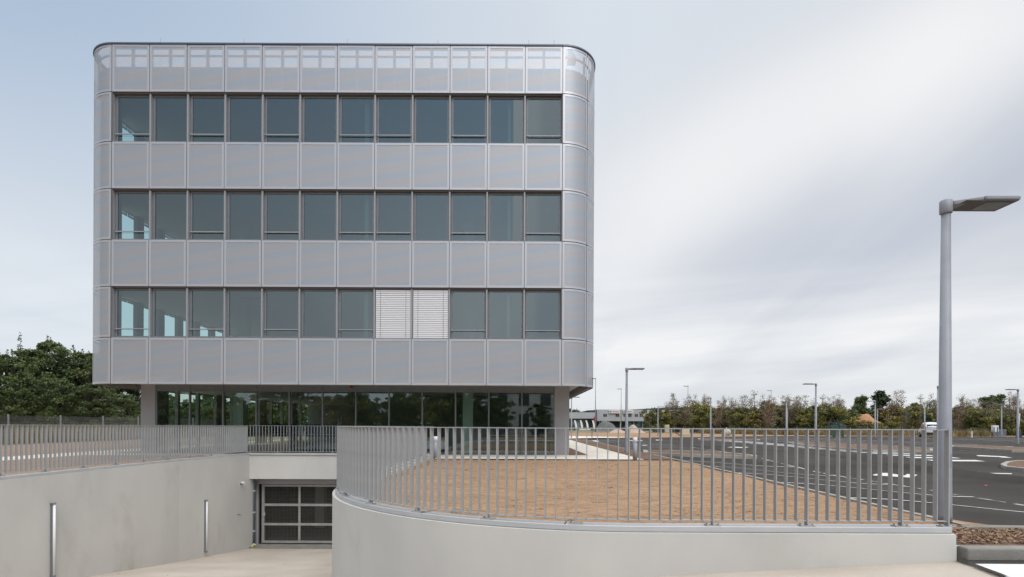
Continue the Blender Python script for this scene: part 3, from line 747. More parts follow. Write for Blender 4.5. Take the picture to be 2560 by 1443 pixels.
# ------------------------------------------------------------------ the office building
FX0, FX1, FY, RC = -14.425, 1.767, 19.25, 1.33
BX0, BX1, BY1 = FX0 - RC, FX1 + RC, 40.5
NB = 12; BW = (FX1 - FX0) / NB
ZR = [13.66, 11.955, 10.17, 8.48, 6.65, 4.965, 3.135, 1.455]     # roof edge, then panel / window band edges downwards
ob = thing('office_building', 'four storey grey office building with rounded corners and perforated metal panels', 'building', (0, 0, 0))
E = .075
def panel_mesh(w_, h_):
    mb = MB(); g_ = .011
    a, b, c, d = g_, w_ - g_, g_, h_ - g_
    # edge profile, open field inset
    for (x0, x1, z0, z1) in ((a, b, c, c + E), (a, b, d - E, d), (a, a + E, c + E, d - E), (b - E, b, c + E, d - E)):
        mb.box(x0, x1, 0, .03, z0, z1, 0)
    mb.face([(a + E, .008, c + E), (b - E, .008, c + E), (b - E, .008, d - E), (a + E, .008, d - E)], 1)
    return mb.mesh('cladding_panel', [M['pframe'], M['perf']])
for (zt, zb2) in ((ZR[0], ZR[1]), (ZR[2], ZR[3]), (ZR[4], ZR[5]), (ZR[6], ZR[7])):
    me = panel_mesh(BW, zt - zb2)
    for i in range(NB):
        o = link('cladding_panel', me, ob); o.location = (FX0 + i * BW, FY, zb2); o.rotation_euler = (random.uniform(-.004, .004), 0, random.uniform(-.0035, .0035))
def curved_panel(cx_, side, a0, a1, zb2, zt, n=10):
    mb = MB(); ga_ = .011
    a0 += ga_; a1 -= ga_; zb2 += .014; zt -= .014
    def p(a, r, z): return (cx_ + side * r * math.sin(a), FY + RC - r * math.cos(a), z)
    ea = E / RC
    aa = [a0, a0 + ea] + [a0 + ea + (a1 - a0 - 2 * ea) * k / n for k in range(1, n)] + [a1 - ea, a1]
    zz = [zb2, zb2 + E, zt - E, zt]
    for i in range(len(aa) - 1):
        for j in range(3):
            fld = 0 < i < len(aa) - 2 and j == 1
            r = RC - (.008 if fld else 0)
            mb.face([p(aa[i], r, zz[j]), p(aa[i + 1], r, zz[j]), p(aa[i + 1], r, zz[j + 1]), p(aa[i], r, zz[j + 1])], 1 if fld else 0)
    mb.build('corner_panel', [M['pframe'], M['perf']], ob, True)
for j in range(7):
    for cx_, side in ((FX0, -1), (FX1, 1)):
        curved_panel(cx_, side, 0, math.pi / 4, ZR[j + 1], ZR[j]); curved_panel(cx_, side, math.pi / 4, math.pi / 2, ZR[j + 1], ZR[j])
# flat side cladding behind the corners: right side closed bands, left side bands with windows between
def sidepanels(x, sgn, y0, y1, rows):
    n = int(round((y1 - y0) / 1.35)); dyy = (y1 - y0) / n
    for (zt, zb2) in rows:
        mb = MB()
        for k in range(n):
            a, b = y0 + k * dyy + .014, y0 + (k + 1) * dyy - .014
            c, d = zb2 + .014, zt - .014
            for (p0, p1, q0, q1, mi) in ((a, b, c, c + E, 0), (a, b, d - E, d, 0), (a, a + E, c + E, d - E, 0), (b - E, b, c + E, d - E, 0), (a + E, b - E, c + E, d - E, 1)):
                mb.face([(x, p0, q0), (x, p1, q0), (x, p1, q1), (x, p0, q1)], mi)
        mb.build('side_cladding', [M['pframe'], M['perf']], ob)
prow = [(ZR[0], ZR[1]), (ZR[2], ZR[3]), (ZR[4], ZR[5]), (ZR[6], ZR[7])]
sidepanels(BX0, -1, FY + RC, BY1 - RC, prow)
sidepanels(BX1, 1, FY + RC, BY1 - RC, [(ZR[k], ZR[k + 1]) for k in range(7)])
# inner body: insulated spandrel walls behind the panels
def foot(ins):
    r_ = max(.05, RC - ins)
    return [(FX0 - r_ * math.sin(k * math.pi / 16), FY + RC - r_ * math.cos(k * math.pi / 16)) for k in range(8, -1, -1)] + \
           [(FX1 + r_ * math.sin(k * math.pi / 16), FY + RC - r_ * math.cos(k * math.pi / 16)) for k in range(9)] + [(BX1 - ins, BY1 - .31), (BX0 + ins, BY1 - .31)]
def flat(name, ins, z, m, up):
    mb = MB(); p = [(x, y, z) for x, y in foot(ins)]; mb.face(p if up else p[::-1]); return mb.build(name, m, ob)
def ring_wall(mb, zt, zb2, ins, y_front):
    x0, x1 = BX0 + ins, BX1 - ins
    mb.box(FX0 + .0, FX1, y_front, y_front + .2, zb2, zt)
for j, (zt, zb2) in enumerate(((12.98, 12.0), (10.13, 8.53), (6.62, 5.0), (3.10, 1.80))):
    mb = MB()
    pl = [(FX0, FY + .20), (FX1, FY + .20)] + [(FX1 + (RC - .2) * math.sin(k * math.pi / 16), FY + RC - (RC - .2) * math.cos(k * math.pi / 16)) for k in range(1, 9)] \
        + [(BX1 - .2, BY1 - .3), (BX0 + .2, BY1 - .3)] + [(FX0 - (RC - .2) * math.sin(k * math.pi / 16), FY + RC - (RC - .2) * math.cos(k * math.pi / 16)) for k in range(8, 0, -1)]
    for i in range(len(pl)):
        a, b = pl[i], pl[(i + 1) % len(pl)]
        mb.face([(a[0], a[1], zb2), (b[0], b[1], zb2), (b[0], b[1], zt), (a[0], a[1], zt)])
    mb.build('spandrel_wall', M['clad_in'], ob)
# inner wall behind the rounded corner panels beside the window bands
mb = MB()
for (zt, zb2) in ((12.0, 10.13), (8.53, 6.62), (5.0, 3.10)):
    for cx_, s_ in ((FX0, -1), (FX1, 1)):
        ks = [(cx_ + s_ * (RC - .2) * math.sin(k * math.pi / 16), FY + RC - (RC - .2) * math.cos(k * math.pi / 16)) for k in range(9)]
        for a, b in zip(ks, ks[1:]): mb.face([(a[0], a[1], zb2), (b[0], b[1], zb2), (b[0], b[1], zt), (a[0], a[1], zt)])
        mb.box(min(cx_, cx_ - s_ * .0) - (.02 if s_ > 0 else 0), cx_ + (.02 if s_ < 0 else 0) , FY + .02, FY + .50, zb2, zt)
    mb.box(BX1 - .25, BX1 - .2, FY + RC, BY1, zb2, zt)
mb.build('corner_wall', M['clad_in'], ob)
mb = MB()
for (zt, zb2) in prow:
    for i in range(NB + 1):
        x = FX0 + i * BW; mb.box(x - .045, x + .045, FY + .034, FY + .06, zb2 + .02, zt - .02)
o = mb.build('joint_rails', M['steel'], ob); o['kind'] = 'stuff'
# parapet bracing seen through the top panels
mb = MB()
for i in range(NB + 1):
    x = FX0 + i * BW
    mb.box(x - .04, x + .04, FY + .10, FY + .16, 12.0, 13.60)
for i in range(NB):
    x = FX0 + (i + .5) * BW; mb.box(x - .045, x + .045, FY + .10, FY + .16, 12.0, 13.60)
mb.box(FX0, FX1, FY + .165, FY + .20, 13.34, 13.40); mb.box(FX0, FX1, FY + .10, FY + .16, 13.58, 13.64)
for cx_, s_ in ((FX0, -1), (FX1, 1)):
    ks = [(cx_ + s_ * (RC - .16) * math.sin(k * math.pi / 16), FY + RC - (RC - .16) * math.cos(k * math.pi / 16)) for k in range(9)]
    for a, b in zip(ks, ks[1:]): mb.bar((a[0], a[1], 13.37), (b[0], b[1], 13.37), .04, .06)
    for k in (4,): mb.bar((ks[k][0], ks[k][1], 12.0), (ks[k][0], ks[k][1], 13.6), .07, .07)
mb.build('parapet_frame', M['steel'], ob)
# bottom bracing below the lowest spandrel
mb = MB()
for i in range(NB): x = FX0 + (i + .5) * BW; mb.box(x - .03, x + .03, FY + .10, FY + .16, 1.47, 1.8)
mb.build('panel_bracket', M['steel'], ob)
# roof slab and roof edge trim
mb = MB(); mb.prism(foot(.32), 12.2, 12.6); mb.build('roof', M['clad_in'], ob)
mb = MB()
pl = [(FX0 - RC * math.sin(k * math.pi / 24), FY + RC - RC * math.cos(k * math.pi / 24)) for k in range(12, -1, -1)] + \
     [(FX1 + RC * math.sin(k * math.pi / 24), FY + RC - RC * math.cos(k * math.pi / 24)) for k in range(13)]
pl = [(BX0, BY1)] + pl + [(BX1, BY1)]
mb.sweep(pl, -.03, .12, 13.665, 13.715); mb.build('roof_edge', M['roofcap'], ob)
# lightning rods
for x in (-14.0, -10.7, -6.6, -3.0, .6, 1.6):
    mb = MB(); mb.tube([(x, FY + 2, 12.6), (x, FY + 2, 13.75 * (FY + 2) / FY + .14)], .008, 6); mb.build('lightning_rod', M['rail'], ob)
mb = MB(); mb.hexa([(2.0, FY + .4, 13.5), (2.3, FY + .4, 13.5), (2.3, FY + .8, 13.5), (2.0, FY + .8, 13.5), (2.0, FY + .4, 14.0), (2.05, FY + .4, 14.0), (2.3, FY + .8, 13.6), (2.0, FY + .8, 13.6)]); mb.build('roof_flashing', M['roofcap'], ob)

# windows
YW = FY + .15
def window_meshes(zb2, zt, rail_):
    w_ = BW; h_ = zt - zb2
    mb = MB()
    fx = .06; fr_ = .055; top = .05; bot = .02
    x0, x1 = fx, w_ - .045
    mb.box(x0, x0 + fr_, 0, .10, bot, h_ - top); mb.box(x1 - fr_, x1, 0, .10, bot, h_ - top)
    mb.box(x0 + fr_, x1 - fr_, 0, .10, h_ - top - fr_, h_ - top); mb.box(x0 + fr_, x1 - fr_, 0, .10, bot, bot + .055)
    a = mb.mesh('window', M['frame'])
    g_ = MB(); g_.face([(x0 + fr_, .03, bot + .05), (x1 - fr_, .03, bot + .05), (x1 - fr_, .03, h_ - top - fr_), (x0 + fr_, .03, h_ - top - fr_)])
    b = g_.mesh('pane', M['glass'])
    r = MB(); r.box(x0 + .0, x1 - .0, -.055, -.03, .305, .34); r.box(x0, x0 + .02, -.055, -.001, .30, .345); r.box(x1 - .02, x1, -.055, -.001, .30, .345)
    c = r.mesh('guard_rail', M['fin'])
    return a, b, c
has_rail = {0, 2, 4, 6, 7, 9, 11}
bm2 = MB()
for row, (zt, zb2) in enumerate(((ZR[1], ZR[2]), (ZR[3], ZR[4]), (ZR[5], ZR[6]))):
    a, b, c = window_meshes(zb2, zt, True)
    for i in range(NB):
        o = link('window', a, ob); o.location = (FX0 + i * BW, YW, zb2)
        link('pane', b, o)
        if i in has_rail and not (row == 2 and i == 7): link('guard_rail', c, o)
    mb = MB()
    for i in range(NB + 1):
        x = FX0 + i * BW
        mb.box(x - .028, x + .028, FY + .05, YW + .018, zb2 + .0, zt - .05)
        mb.box(x - .05, x + .07, YW + .02, YW + .12, zb2, zt - .05, 1)
    o = mb.build('fins', [M['fin'], M['frame']], ob); o['kind'] = 'stuff'
    mb = MB(); mb.box(FX0 + .03, FX1 - .03, FY + .05, YW + .1, zt - .04, zt + .03); mb.box(FX0 + .03, FX1 - .03, YW, YW + .1, zt - .05, zt - .041); mb.build('window_head', M['head'], ob)
    mb = MB(); mb.box(FX0 + .03, FX1 - .03, FY + .02, YW + .1, zb2 - .06, zb2 + .015); mb.build('window_sill', M['frame'], ob)
# two lowered blinds on the lowest window band
zt, zb2 = ZR[5], ZR[6]
for i in (7, 8):
    x0, x1 = FX0 + i * BW + .05, FX0 + (i + 1) * BW - .045
    mb = MB(); z = zt - .06
    while z > zb2 + .06:
        mb.hexa([(x0, FY + .072, z - .067), (x1, FY + .072, z - .067), (x1, FY + .076, z - .069), (x0, FY + .076, z - .069), (x0, FY + .092, z - .004), (x1, FY + .092, z - .004), (x1, FY + .096, z - .006), (x0, FY + .096, z - .006)])
        z -= .0665
    o = mb.build('blind', M['blind'], ob)
    mb = MB(); mb.box(x0, x1, FY + .085, FY + .13, zb2 + .02, zb2 + .05); mb.build('bottom_bar', M['blind'], o)
    for x in (x0 + .17, x1 - .17):
        mb = MB(); mb.tube([(x, FY + .066, zb2 + .05), (x, FY + .079, zt - .02)], .006, 6); mb.build('cord', M['frame'], o)
# floors, ceilings and side glazing on the left
for k, (fz, cz) in enumerate(((2.15, 5.03), (5.67, 8.55), (9.2, 12.03))):
    flat('floor', .26, fz, M['carpet'], True); flat('ceiling', .26, cz, M['ceil'], False)
    mb = MB(); mb.box(-12.0, BX1 - .3, 31.5, 31.7, fz, cz)
    mb.box(-5.45, -5.3, FY + .45, 31.5, fz, cz); mb.box(-.2, -.1, FY + .45, 31.5, fz, cz); mb.build('inner_wall', M['inwall'], ob)
    for x in (-11.62, -2.05):
        mb = MB(); mb.box(x, x + .42, 22.6, 23.02, fz, cz); mb.build('column', M['inwall'], ob)
    # ceiling luminaires and a dark vent
    for (x, y) in ((-13.2, 22.0), (-10.3, 22.3), (-7.6, 21.2), (-8.9, 24.4), (-5.9, 22.6), (-4.6, 21.4), (-1.3, 21.4), (.9, 21.0), (-12.6, 25.5), (-9.9, 27.5)):
        mb = MB()
        for q in range(4): mb.box(x, x + .58, y + q * .15, y + q * .15 + .035, cz - .02, cz - .004)
        mb.build('ceiling_light', M['signwhite'], ob)
    if k == 0:
        mb = MB(); mb.box(-10.6, -9.9, 21.0, 21.5, cz - .015, cz - .002); mb.build('vent', M['dark'], ob)
    # left flank: piers and panes between spandrels
    y = FY + RC + .05; kk = 0; mb = MB()
    zt2, zb3 = (ZR[5], ZR[6]) if k == 0 else ((ZR[3], ZR[4]) if k == 1 else (ZR[1], ZR[2]))
    while y < BY1 - 1.6:
        mb.box(BX0 + .2, BX0 + .36, y, y + .40, zb3 - .05, zt2 + .05); y += 1.35
    mb.build('side_pier', M['clad_in'], ob)
# ground floor
GY = 21.82; GX0, GX1 = pt(390, 1060, GY)[0], pt(1386, 1060, GY)[0]
gz1 = 1.40; gz0 = -1.16; gbw = (GX1 - GX0) / 12
for (x0, x1) in ((GX0 - .58, GX0 - .0), (GX1 + .0, GX1 + .60)):
    mb = MB(); mb.box(x0, x1, GY - .06, GY + .45, -1.25, 1.75); mb.build('pier', M['pier'], ob)
fm = MB(); fm.box(0, .055, -.04, .06, 0, gz1 - gz0 + .25); fm.box(.055, gbw, -.02, .05, gz1 - gz0, gz1 - gz0 + .22); fm.box(.055, gbw, -.03, .05, 0, .05); fm.box(.055, gbw, -.035, .05, gz1 - gz0 - .03, gz1 - gz0 + .02)
FM = fm.mesh('window', M['frame'])
pm = MB(); pm.face([(.055, .01, .05), (gbw, .01, .05), (gbw, .01, gz1 - gz0 - .03), (.055, .01, gz1 - gz0 - .03)]); PM = pm.mesh('pane', M['glass0'])
for i in range(12):
    o = link('window', FM, ob); o.location = (GX0 + i * gbw, GY, gz0); o['label'] = 'floor to ceiling ground floor window'
    link('pane', PM, o)
mb = MB(); mb.face([(GX0 - .5, GY + .02, -1.13), (GX1 + .5, GY + .02, -1.13), (GX1 + .5, BY1 - 1, -1.13), (GX0 - .5, BY1 - 1, -1.13)]); mb.build('floor', M['carpet'], ob)
mb = MB(); mb.face([(GX0 - .5, GY + .1, 1.5), (GX0 - .5, BY1 - 1, 1.5), (GX1 + .5, BY1 - 1, 1.5), (GX1 + .5, GY + .1, 1.5)]); mb.build('ceiling', M['ceil'], ob)
# left flank of the ground floor: glass between piers; back and right flank closed
mb = MB(); y = GY + .45; k = 0
while y < BY1 - 1.2:
    w_ = .16 if k % 3 else .9
    mb.box(GX0 - .5, GX0 - .35, y, y + w_, -1.17, 1.5); y += 1.55; k += 1
mb.box(GX1 + .35, GX1 + .5, GY + .45, BY1 - 1, -1.17, 1.5)
mb.box(GX0 - .5, GX1 + .5, BY1 - 1.1, BY1 - 1, -1.17, 1.5)
mb.build('side_wall', M['pier'], ob)
mb = MB(); mb.box(-8.3, GX1 + .3, 28.0, 28.15, -1.13, 1.5); mb.box(-8.3, -8.15, 28.15, 36, -1.13, 1.5); mb.build('inner_wall', mat('dark_inner_wall', (.30, .31, .28), .8), ob)
for x in (-11.62, -2.05):
    mb = MB(); mb.box(x, x + .42, 22.3, 22.72, -1.13, 1.5); mb.build('column', M['whitepl'], ob)
# soffit with an open slot and ribs along the flanks
mb = MB(); mb.prism([(x, y) for x, y in foot(.26) if x > BX0 + .75 and x < BX1 - .42 and y < 30] + [(BX1 - .42, FY + .65), (BX1 - .42, BY1 - .4), (BX0 + .75, BY1 - .4), (BX0 + .75, FY + .65)], 1.62, 1.80); mb.build('soffit', M['soffit'], ob)
mb = MB()
y = FY + .9
while y < BY1 - 1:
    mb.box(BX1 - .415, BX1 - .06, y, y + .05, 1.50, 1.79); mb.box(BX0 + .06, BX0 + .745, y, y + .05, 1.50, 1.79); y += .62
o = mb.build('soffit_ribs', M['rib'], ob); o['kind'] = 'stuff'
mb = MB(); mb.box(BX0 + .05, BX0 + .745, FY + .9, BY1 - .4, 1.80, 1.84); mb.box(BX1 - .415, BX1 - .05, FY + .9, BY1 - .4, 1.80, 1.84); mb.build('soffit_gap', M['dark'], ob)
mb = MB(); ax, _, az_ = pt(878, 967.5, GY - .1); mb.tube([(ax, GY - .14, az_), (ax, GY - .02, az_)], .055, 14); mb.build('alarm_beacon', M['red'], ob)

# desks with blue screens seen through the ground floor glass
def desk(x, y, wd, label):
    t = thing('desk', label, 'desk', (x, y, -1.13), group='desks behind the ground floor glass')
    mb = MB(); mb.box(0, wd, 0, .75, .71, .74); mb.build('desk_top', M['desk'], t)
    for q in ((.03, .03), (wd - .08, .03), (.03, .67), (wd - .08, .67)):
        mb = MB(); mb.box(q[0], q[0] + .05, q[1], q[1] + .05, 0, .71); mb.build('leg', M['desk'], t)
    mb = MB(); mb.box(.0, wd, .76, .80, .62, 1.17); mb.build('screen', M['blue'], t)
desk(-1.0, 23.2, 1.35, 'white desk with blue screen left of the rightmost desk')
desk(.45, 23.2, 1.35, 'white desk with blue screen rightmost behind the glass')
desk(-9.4, 23.6, 1.4, 'white desk with blue screen above the garage beam on the right')
desk(-11.0, 23.6, 1.3, 'white desk with blue screen beside the pale column above the garage')

# ------------------------------------------------------------------ lamps, bollards
def make_lamp(h=3.86, head=True):
    t = thing('street_lamp', '', 'street lamp')
    mb = MB(); mb.tube([(0, 0, -.05), (0, 0, .02), (0, 0, h - .10)], [.078, .076, .048], 20); mb.build('pole', M['pole'], t, True)
    mb = MB(); mb.box(-.028, .028, -.0735, -.066, .62, .78); mb.build('service_door', M['pole'], t)
    mb = MB(); mb.tube([(0, 0, h - .13), (0, 0, h - .12), (0, 0, h + .02), (0, 0, h + .045)], [.062, .068, .068, .04], 16); mb.build('collar', M['pole'], t, True)
    hd_ = MB()
    z0, z1 = h - .026, h + .026
    hd_.hexa([(.06, -.045, h - .04), (.34, -.16, z0), (.34, .16, z0), (.06, .045, h - .04), (.06, -.045, h + .02), (.34, -.16, z1), (.34, .16, z1), (.06, .045, h + .02)])
    hd_.box(.34, .76, -.18, .18, z0, z1)
    o = hd_.build('lamp_head', M['pole'], t); bevel(o, .016, 3)
    un = MB(); un.box(.12, .745, -.165, .165, z0 - .008, z0 - .001, 0); un.box(.40, .70, -.12, .12, z0 - .013, z0 - .0085, 1); un.build('lens', [M['lampdark'], M['lens']], o)
    return t
proto = make_lamp()
# pixel of the pole top, arm direction (+1 right), label
lamps = [((2365, 508), 6.60, 1, 'large close street lamp rising behind the right end of the railing'),
         ((1567, 922), 23.9, 1, 'street lamp in the mulch bed beside the white path right of the building'),
         ((2040, 960), 34.0, -1, 'street lamp with arm to the left above the far end of the zebra crossing'),
         ((2345, 966), 35.5, 1, 'street lamp just left of the large close pole, head peeking out behind it'),
         ((2545, 974), 38.0, -1, 'street lamp at the right edge of the photo with arm to the left'),
         ((1777, 995), 50.0, -1, 'street lamp with arm to the left in front of the shrubs beside the limestone blocks'),
         ((1966, 1001), 54.0, 1, 'taller looking of the two street lamps standing in line left of the big bag fence'),
         ((1968.5, 1020.5), 76.0, 1, 'farther street lamp half hidden behind another lamp pole'),
         ((2188, 1003), 57.0, -1, 'street lamp with arm to the left in front of the orange earth mound'),
         ((2193.5, 1023), 79.0, 1, 'small far street lamp with arm to the right before the orange earth mound'),
         ((2312, 1008), 60.0, 1, 'street lamp with arm to the right directly left of the white van'),
         ((2504, 1011), 63.0, -1, 'far street lamp beside the raised barrier arm'),
         ((1645, 1017), 72.0, 1, 'far street lamp between the showroom and the leftmost shrubs'),
         ((1429, 993), 49.6, 1, 'street lamp close to the right corner of the office building')]
for i, (p, Y, s_, lab) in enumerate(lamps):
    o = proto if i == 0 else dup(proto)
    x, y, z = pt(p[0], p[1], Y)
    zg = H(x, y); o.location = (x, y, z - 3.86); o.rotation_euler.z = 0 if s_ > 0 else math.pi
    o['label'] = lab; o['group'] = 'street lamps of the car park'
# tall lighting columns by the far road
tp = thing('light_column', '', 'light column')
mb = MB(); mb.tube([(0, 0, 0), (0, 0, 10.4)], [.11, .06], 8); mb.build('pole', M['pole'], tp, True)
mb = MB(); mb.box(-1.0, .1, -.12, .12, 10.35, 10.5); mb.build('lamp_head', M['pole'], tp)
for i, (p, lab) in enumerate((((1489, 947), 'tall light column in front of the navy block of the showroom'), ((1553, 973), 'tall light column between the two showroom signs'),
                              ((1720, 966), 'tall light column behind the leftmost tall shrubs'), ((1928, 977), 'tall light column right of the blue roadside sign'),
                              ((2100, 988), 'tall light column behind the birches left of the round green pine'))):
    o = tp if i == 0 else dup(tp)
    Y = 9.3 * F / (1067 - p[1]); x, y, z = pt(p[0], p[1], Y); o.location = (x, y, z - 10.4); o['label'] = lab; o['group'] = 'tall light columns along the far road'
def bollard(px, pyb, Y, label):
    x, y, z = pt(px, pyb, Y); t = thing('bollard_light', label, 'bollard', (x, y, H(x, y)), group='bollard lights along the path')
    mb = MB(); mb.tube([(0, 0, 0), (0, 0, .62)], .076, 20); mb.build('post', M['pole'], t, True)
    mb = MB(); mb.tube([(0, 0, .62), (0, 0, .79), (0, 0, .80)], [.077, .077, .06], 20); mb.build('lamp_shade', M['opal'], t, True)
bollard(1587.5, 1150, 18.6, 'grey bollard light with white top at the corner of the path')
bollard(1089, 1148, 19.0, 'thin looking bollard light behind the curved railing near the glass')
x, y = at(1462, 1098)
t = thing('barrier', 'low white barrier on two dark posts beside the path right of the building', 'barrier', (x, y, H(x, y)))
for dx_ in (-.62, .62):
    mb = MB(); mb.box(dx_ - .035, dx_ + .035, -.03, .03, 0, .85); mb.build('post', M['frame'], t)
mb = MB(); mb.box(-.5, .5, -.02, .02, .78, .87); mb.build('board', M['whitepl'], t)

# ------------------------------------------------------------------ fences
def mesh_fence(label, path, h, sp, wire, vs, hs, wt):
    t = thing('mesh_fence', label, 'fence')
    for i in range(len(path) - 1):
        (x0, y0), (x1, y1) = path[i], path[i + 1]; L_ = math.hypot(x1 - x0, y1 - y0); n = max(1, round(L_ / sp))
        for k in range(n):
            a = (x0 + (x1 - x0) * k / n, y0 + (y1 - y0) * k / n); b = (x0 + (x1 - x0) * (k + 1) / n, y0 + (y1 - y0) * (k + 1) / n)
            z = H(*a)
            mb = MB(); mb.box(a[0] - .03, a[0] + .03, a[1] - .03, a[1] + .03, z - .05, z + h + .06); mb.build('post', M['fpost'], t)
            mb = MB(); l2 = L_ / n; m_ = int(l2 / vs)
            for q in range(m_):
                f_ = (q + .5) / m_; x, y = a[0] + (b[0] - a[0]) * f_, a[1] + (b[1] - a[1]) * f_
                mb.bar((x, y, z + .04), (x, y, z + h), wt, wt)
            zz = z + .05
            while zz <= z + h + .01:
                mb.bar((a[0], a[1], zz), (b[0], b[1], zz), wt, wt * 1.3); zz += hs
            mb.build('mesh_panel', M['fence'], t)
    return t
mesh_fence('grey welded mesh fence before the dark trees on the left', [(-27.0, 12.1), (-27.0, 62)], 1.62, 3.35, 0, .055, .20, .006)
fpx = [(1640, 101), (1760, 92), (1900, 80), (2040, 76), (2300, 75), (2470, 75)]
fpath = [pt(a, 1067, Y)[:2] for a, Y in fpx]
mesh_fence('low far mesh fence along the back of the car park', fpath, 1.12, 2.3, 0, .12, .20, .008)
mesh_fence('far mesh fence before the showroom forecourt', [pt(1400, 1067, 104)[:2], pt(1640, 1067, 101)[:2]], 1.0, 2.5, 0, .12, .2, .008)

# ------------------------------------------------------------------ vegetation
def rdir(r): 
    z = r.uniform(-1, 1); a = r.uniform(0, 6.283); s = math.sqrt(1 - z * z); return Vector((s * math.cos(a), s * math.sin(a), z))
def leafquad(mb, p, s, r, mi, el=1.6):
    d = rdir(r); q = d.cross(rdir(r))
    if q.length < .05: return
    q.normalize(); d = d * s * el / 2; q = q * s / 2
    mb.face([p - d, p + q * .9 - d * .1, p + d, p - q * .9 + d * .1], mi)
def broad_tree(seed, h, w_, nclump, per, ls, mats, base=.12, clump=.9):
    """returns (trunk mesh, crown mesh): limbs reach out to clumps of leaves"""
    r = random.Random(seed); tr = MB(); cr = MB()
    top = Vector((r.uniform(-.3, .3), r.uniform(-.3, .3), h * .8))
    tr.tube([(0, 0, -.1), (r.uniform(-.1, .1), 0, h * .3), top * .75, top], [.06 + h * .014, .05 + h * .010, .04, .02], 8)
    for i in range(nclump):
        t_ = r.random() ** .8; z = h * (base + (1 - base) * t_)
        rad = w_ * (math.sin(math.pi * min(1, .22 + .78 * (1 - t_))) ** .7) * r.uniform(.25, 1.0) * (1 if t_ < .93 else .4)
        a = r.uniform(0, 6.283); c_ = Vector((rad * math.cos(a), rad * math.sin(a), z))
        s0 = Vector((0, 0, z * r.uniform(.45, .75)))
        if i % 3 == 0: tr.tube([s0, (s0 + c_) * .5 + Vector((0, 0, .15)), c_], [.04, .025, .01], 5)
        cs = clump * r.uniform(.5, 1.1) * (1.0 - .6 * t_)
        mi = r.choices(range(len(mats)), weights=[4] + [2] * (len(mats) - 1))[0]
        for k in range(per):
            d = rdir(r) * cs * (r.random() ** .45); d.z *= .7
            leafquad(cr, c_ + d, ls * r.uniform(.6, 1.3), r, mi if r.random() < .8 else r.randrange(len(mats)))
    # upright shoots breaking the outline
    for i in range(13):
        a = r.uniform(0, 6.283); rad = w_ * r.uniform(.1, .75); b = Vector((rad * math.cos(a), rad * math.sin(a), h * r.uniform(.70, .86)))
        e = b + Vector((r.uniform(-.3, .3), r.uniform(-.3, .3), h * r.uniform(.10, .27)))
        tr.tube([b - Vector((0, 0, .6)), e], [.02, .006], 4)
        for k in range(int(per * .30)):
            f_ = r.random() ** .7; p = b.lerp(e, f_) + rdir(r) * .30 * (1.15 - f_); leafquad(cr, p, ls * r.uniform(.6, 1.1), r, 0)
    return tr.mesh('trunk', M['bark'], True), cr.mesh('crown', mats)
def birch(seed, h, w_, n, ls, mats, twm):
    """thin autumn birch: steep fine branches with sparse leaves"""
    r = random.Random(seed); tr = MB(); cr = MB(); nst = r.choice((1, 2, 2, 3))
    for s_ in range(nst):
        bx_, by_ = r.uniform(-.4, .4) * (nst > 1), r.uniform(-.4, .4); hh = h * r.uniform(.78, 1.0); tip = Vector((bx_ * 2.2 + r.uniform(-.3, .3), by_, hh))
        tr.tube([(bx_, by_, -.1), Vector((bx_, by_, 0)).lerp(tip, .5), tip], [.055, .035, .008], 6)
        for i in range(n):
            f_ = r.uniform(.18, 1.0); b = Vector((bx_, by_, 0)).lerp(tip, f_); a = r.uniform(0, 6.283)
            L_ = w_ * (1.12 - f_) * r.uniform(.5, 1.1) + .15
            e = b + Vector((math.cos(a) * L_, math.sin(a) * L_, L_ * r.uniform(.5, 1.2)))
            cr.tube([b, e], [.014, .005], 3, mi=len(mats), cap=False)
            for q in range(3):
                m_ = b.lerp(e, r.uniform(.3, .95)); e2 = m_ + rdir(r) * .5; cr.tube([m_, e2], [.008, .004], 3, mi=len(mats), cap=False)
            for k in range(r.randint(6, 15) if f_ < .8 else r.randint(2, 8)):
                p = b.lerp(e, r.uniform(.2, 1.1)) + rdir(r) * .24
                wts = [3, 2, 2][:len(mats)]; leafquad(cr, p, ls * r.uniform(.6, 1.3), r, r.choices(range(len(mats)), weights=wts)[0])
    return tr.mesh('trunk', M['birch'], True), cr.mesh('crown', list(mats) + [twm])
def pine(seed, h, w_, mats, ls=.2):
    r = random.Random(seed); tr = MB(); cr = MB(); tr.tube([(0, 0, -.1), (.1, 0, h * .6), (0, 0, h * .96)], [.16, .1, .03], 8)
    for i in range(46):
        t_ = r.random(); z = h * (.25 + .75 * t_); L_ = w_ * (1.05 - t_ * .75) * r.uniform(.5, 1.05); a = r.uniform(0, 6.283)
        b = Vector((0, 0, z)); e = b + Vector((math.cos(a) * L_, math.sin(a) * L_, L_ * .25)); tr.tube([b, e], [.04, .015], 4)
        for q in range(3):
            c_ = b.lerp(e, .45 + .3 * q); 
            for k in range(55): leafquad(cr, c_ + Vector(rdir(r)) * r.uniform(.1, .55) * Vector((1, 1, .6)).length / 1.5, ls * r.uniform(.5, 1.1), r, r.randrange(len(mats)), 2.2)
    return tr.mesh('trunk', M['bark'], True), cr.mesh('crown', mats)
def place(meshes, name, label, cat, x, y, z, rz, s=(1, 1, 1), group=None):
    t = thing(name, label, cat, (x, y, z), rz, group); t.scale = s
    link('trunk', meshes[0], t); link('crown', meshes[1], t); return t
rt = random.Random(11)
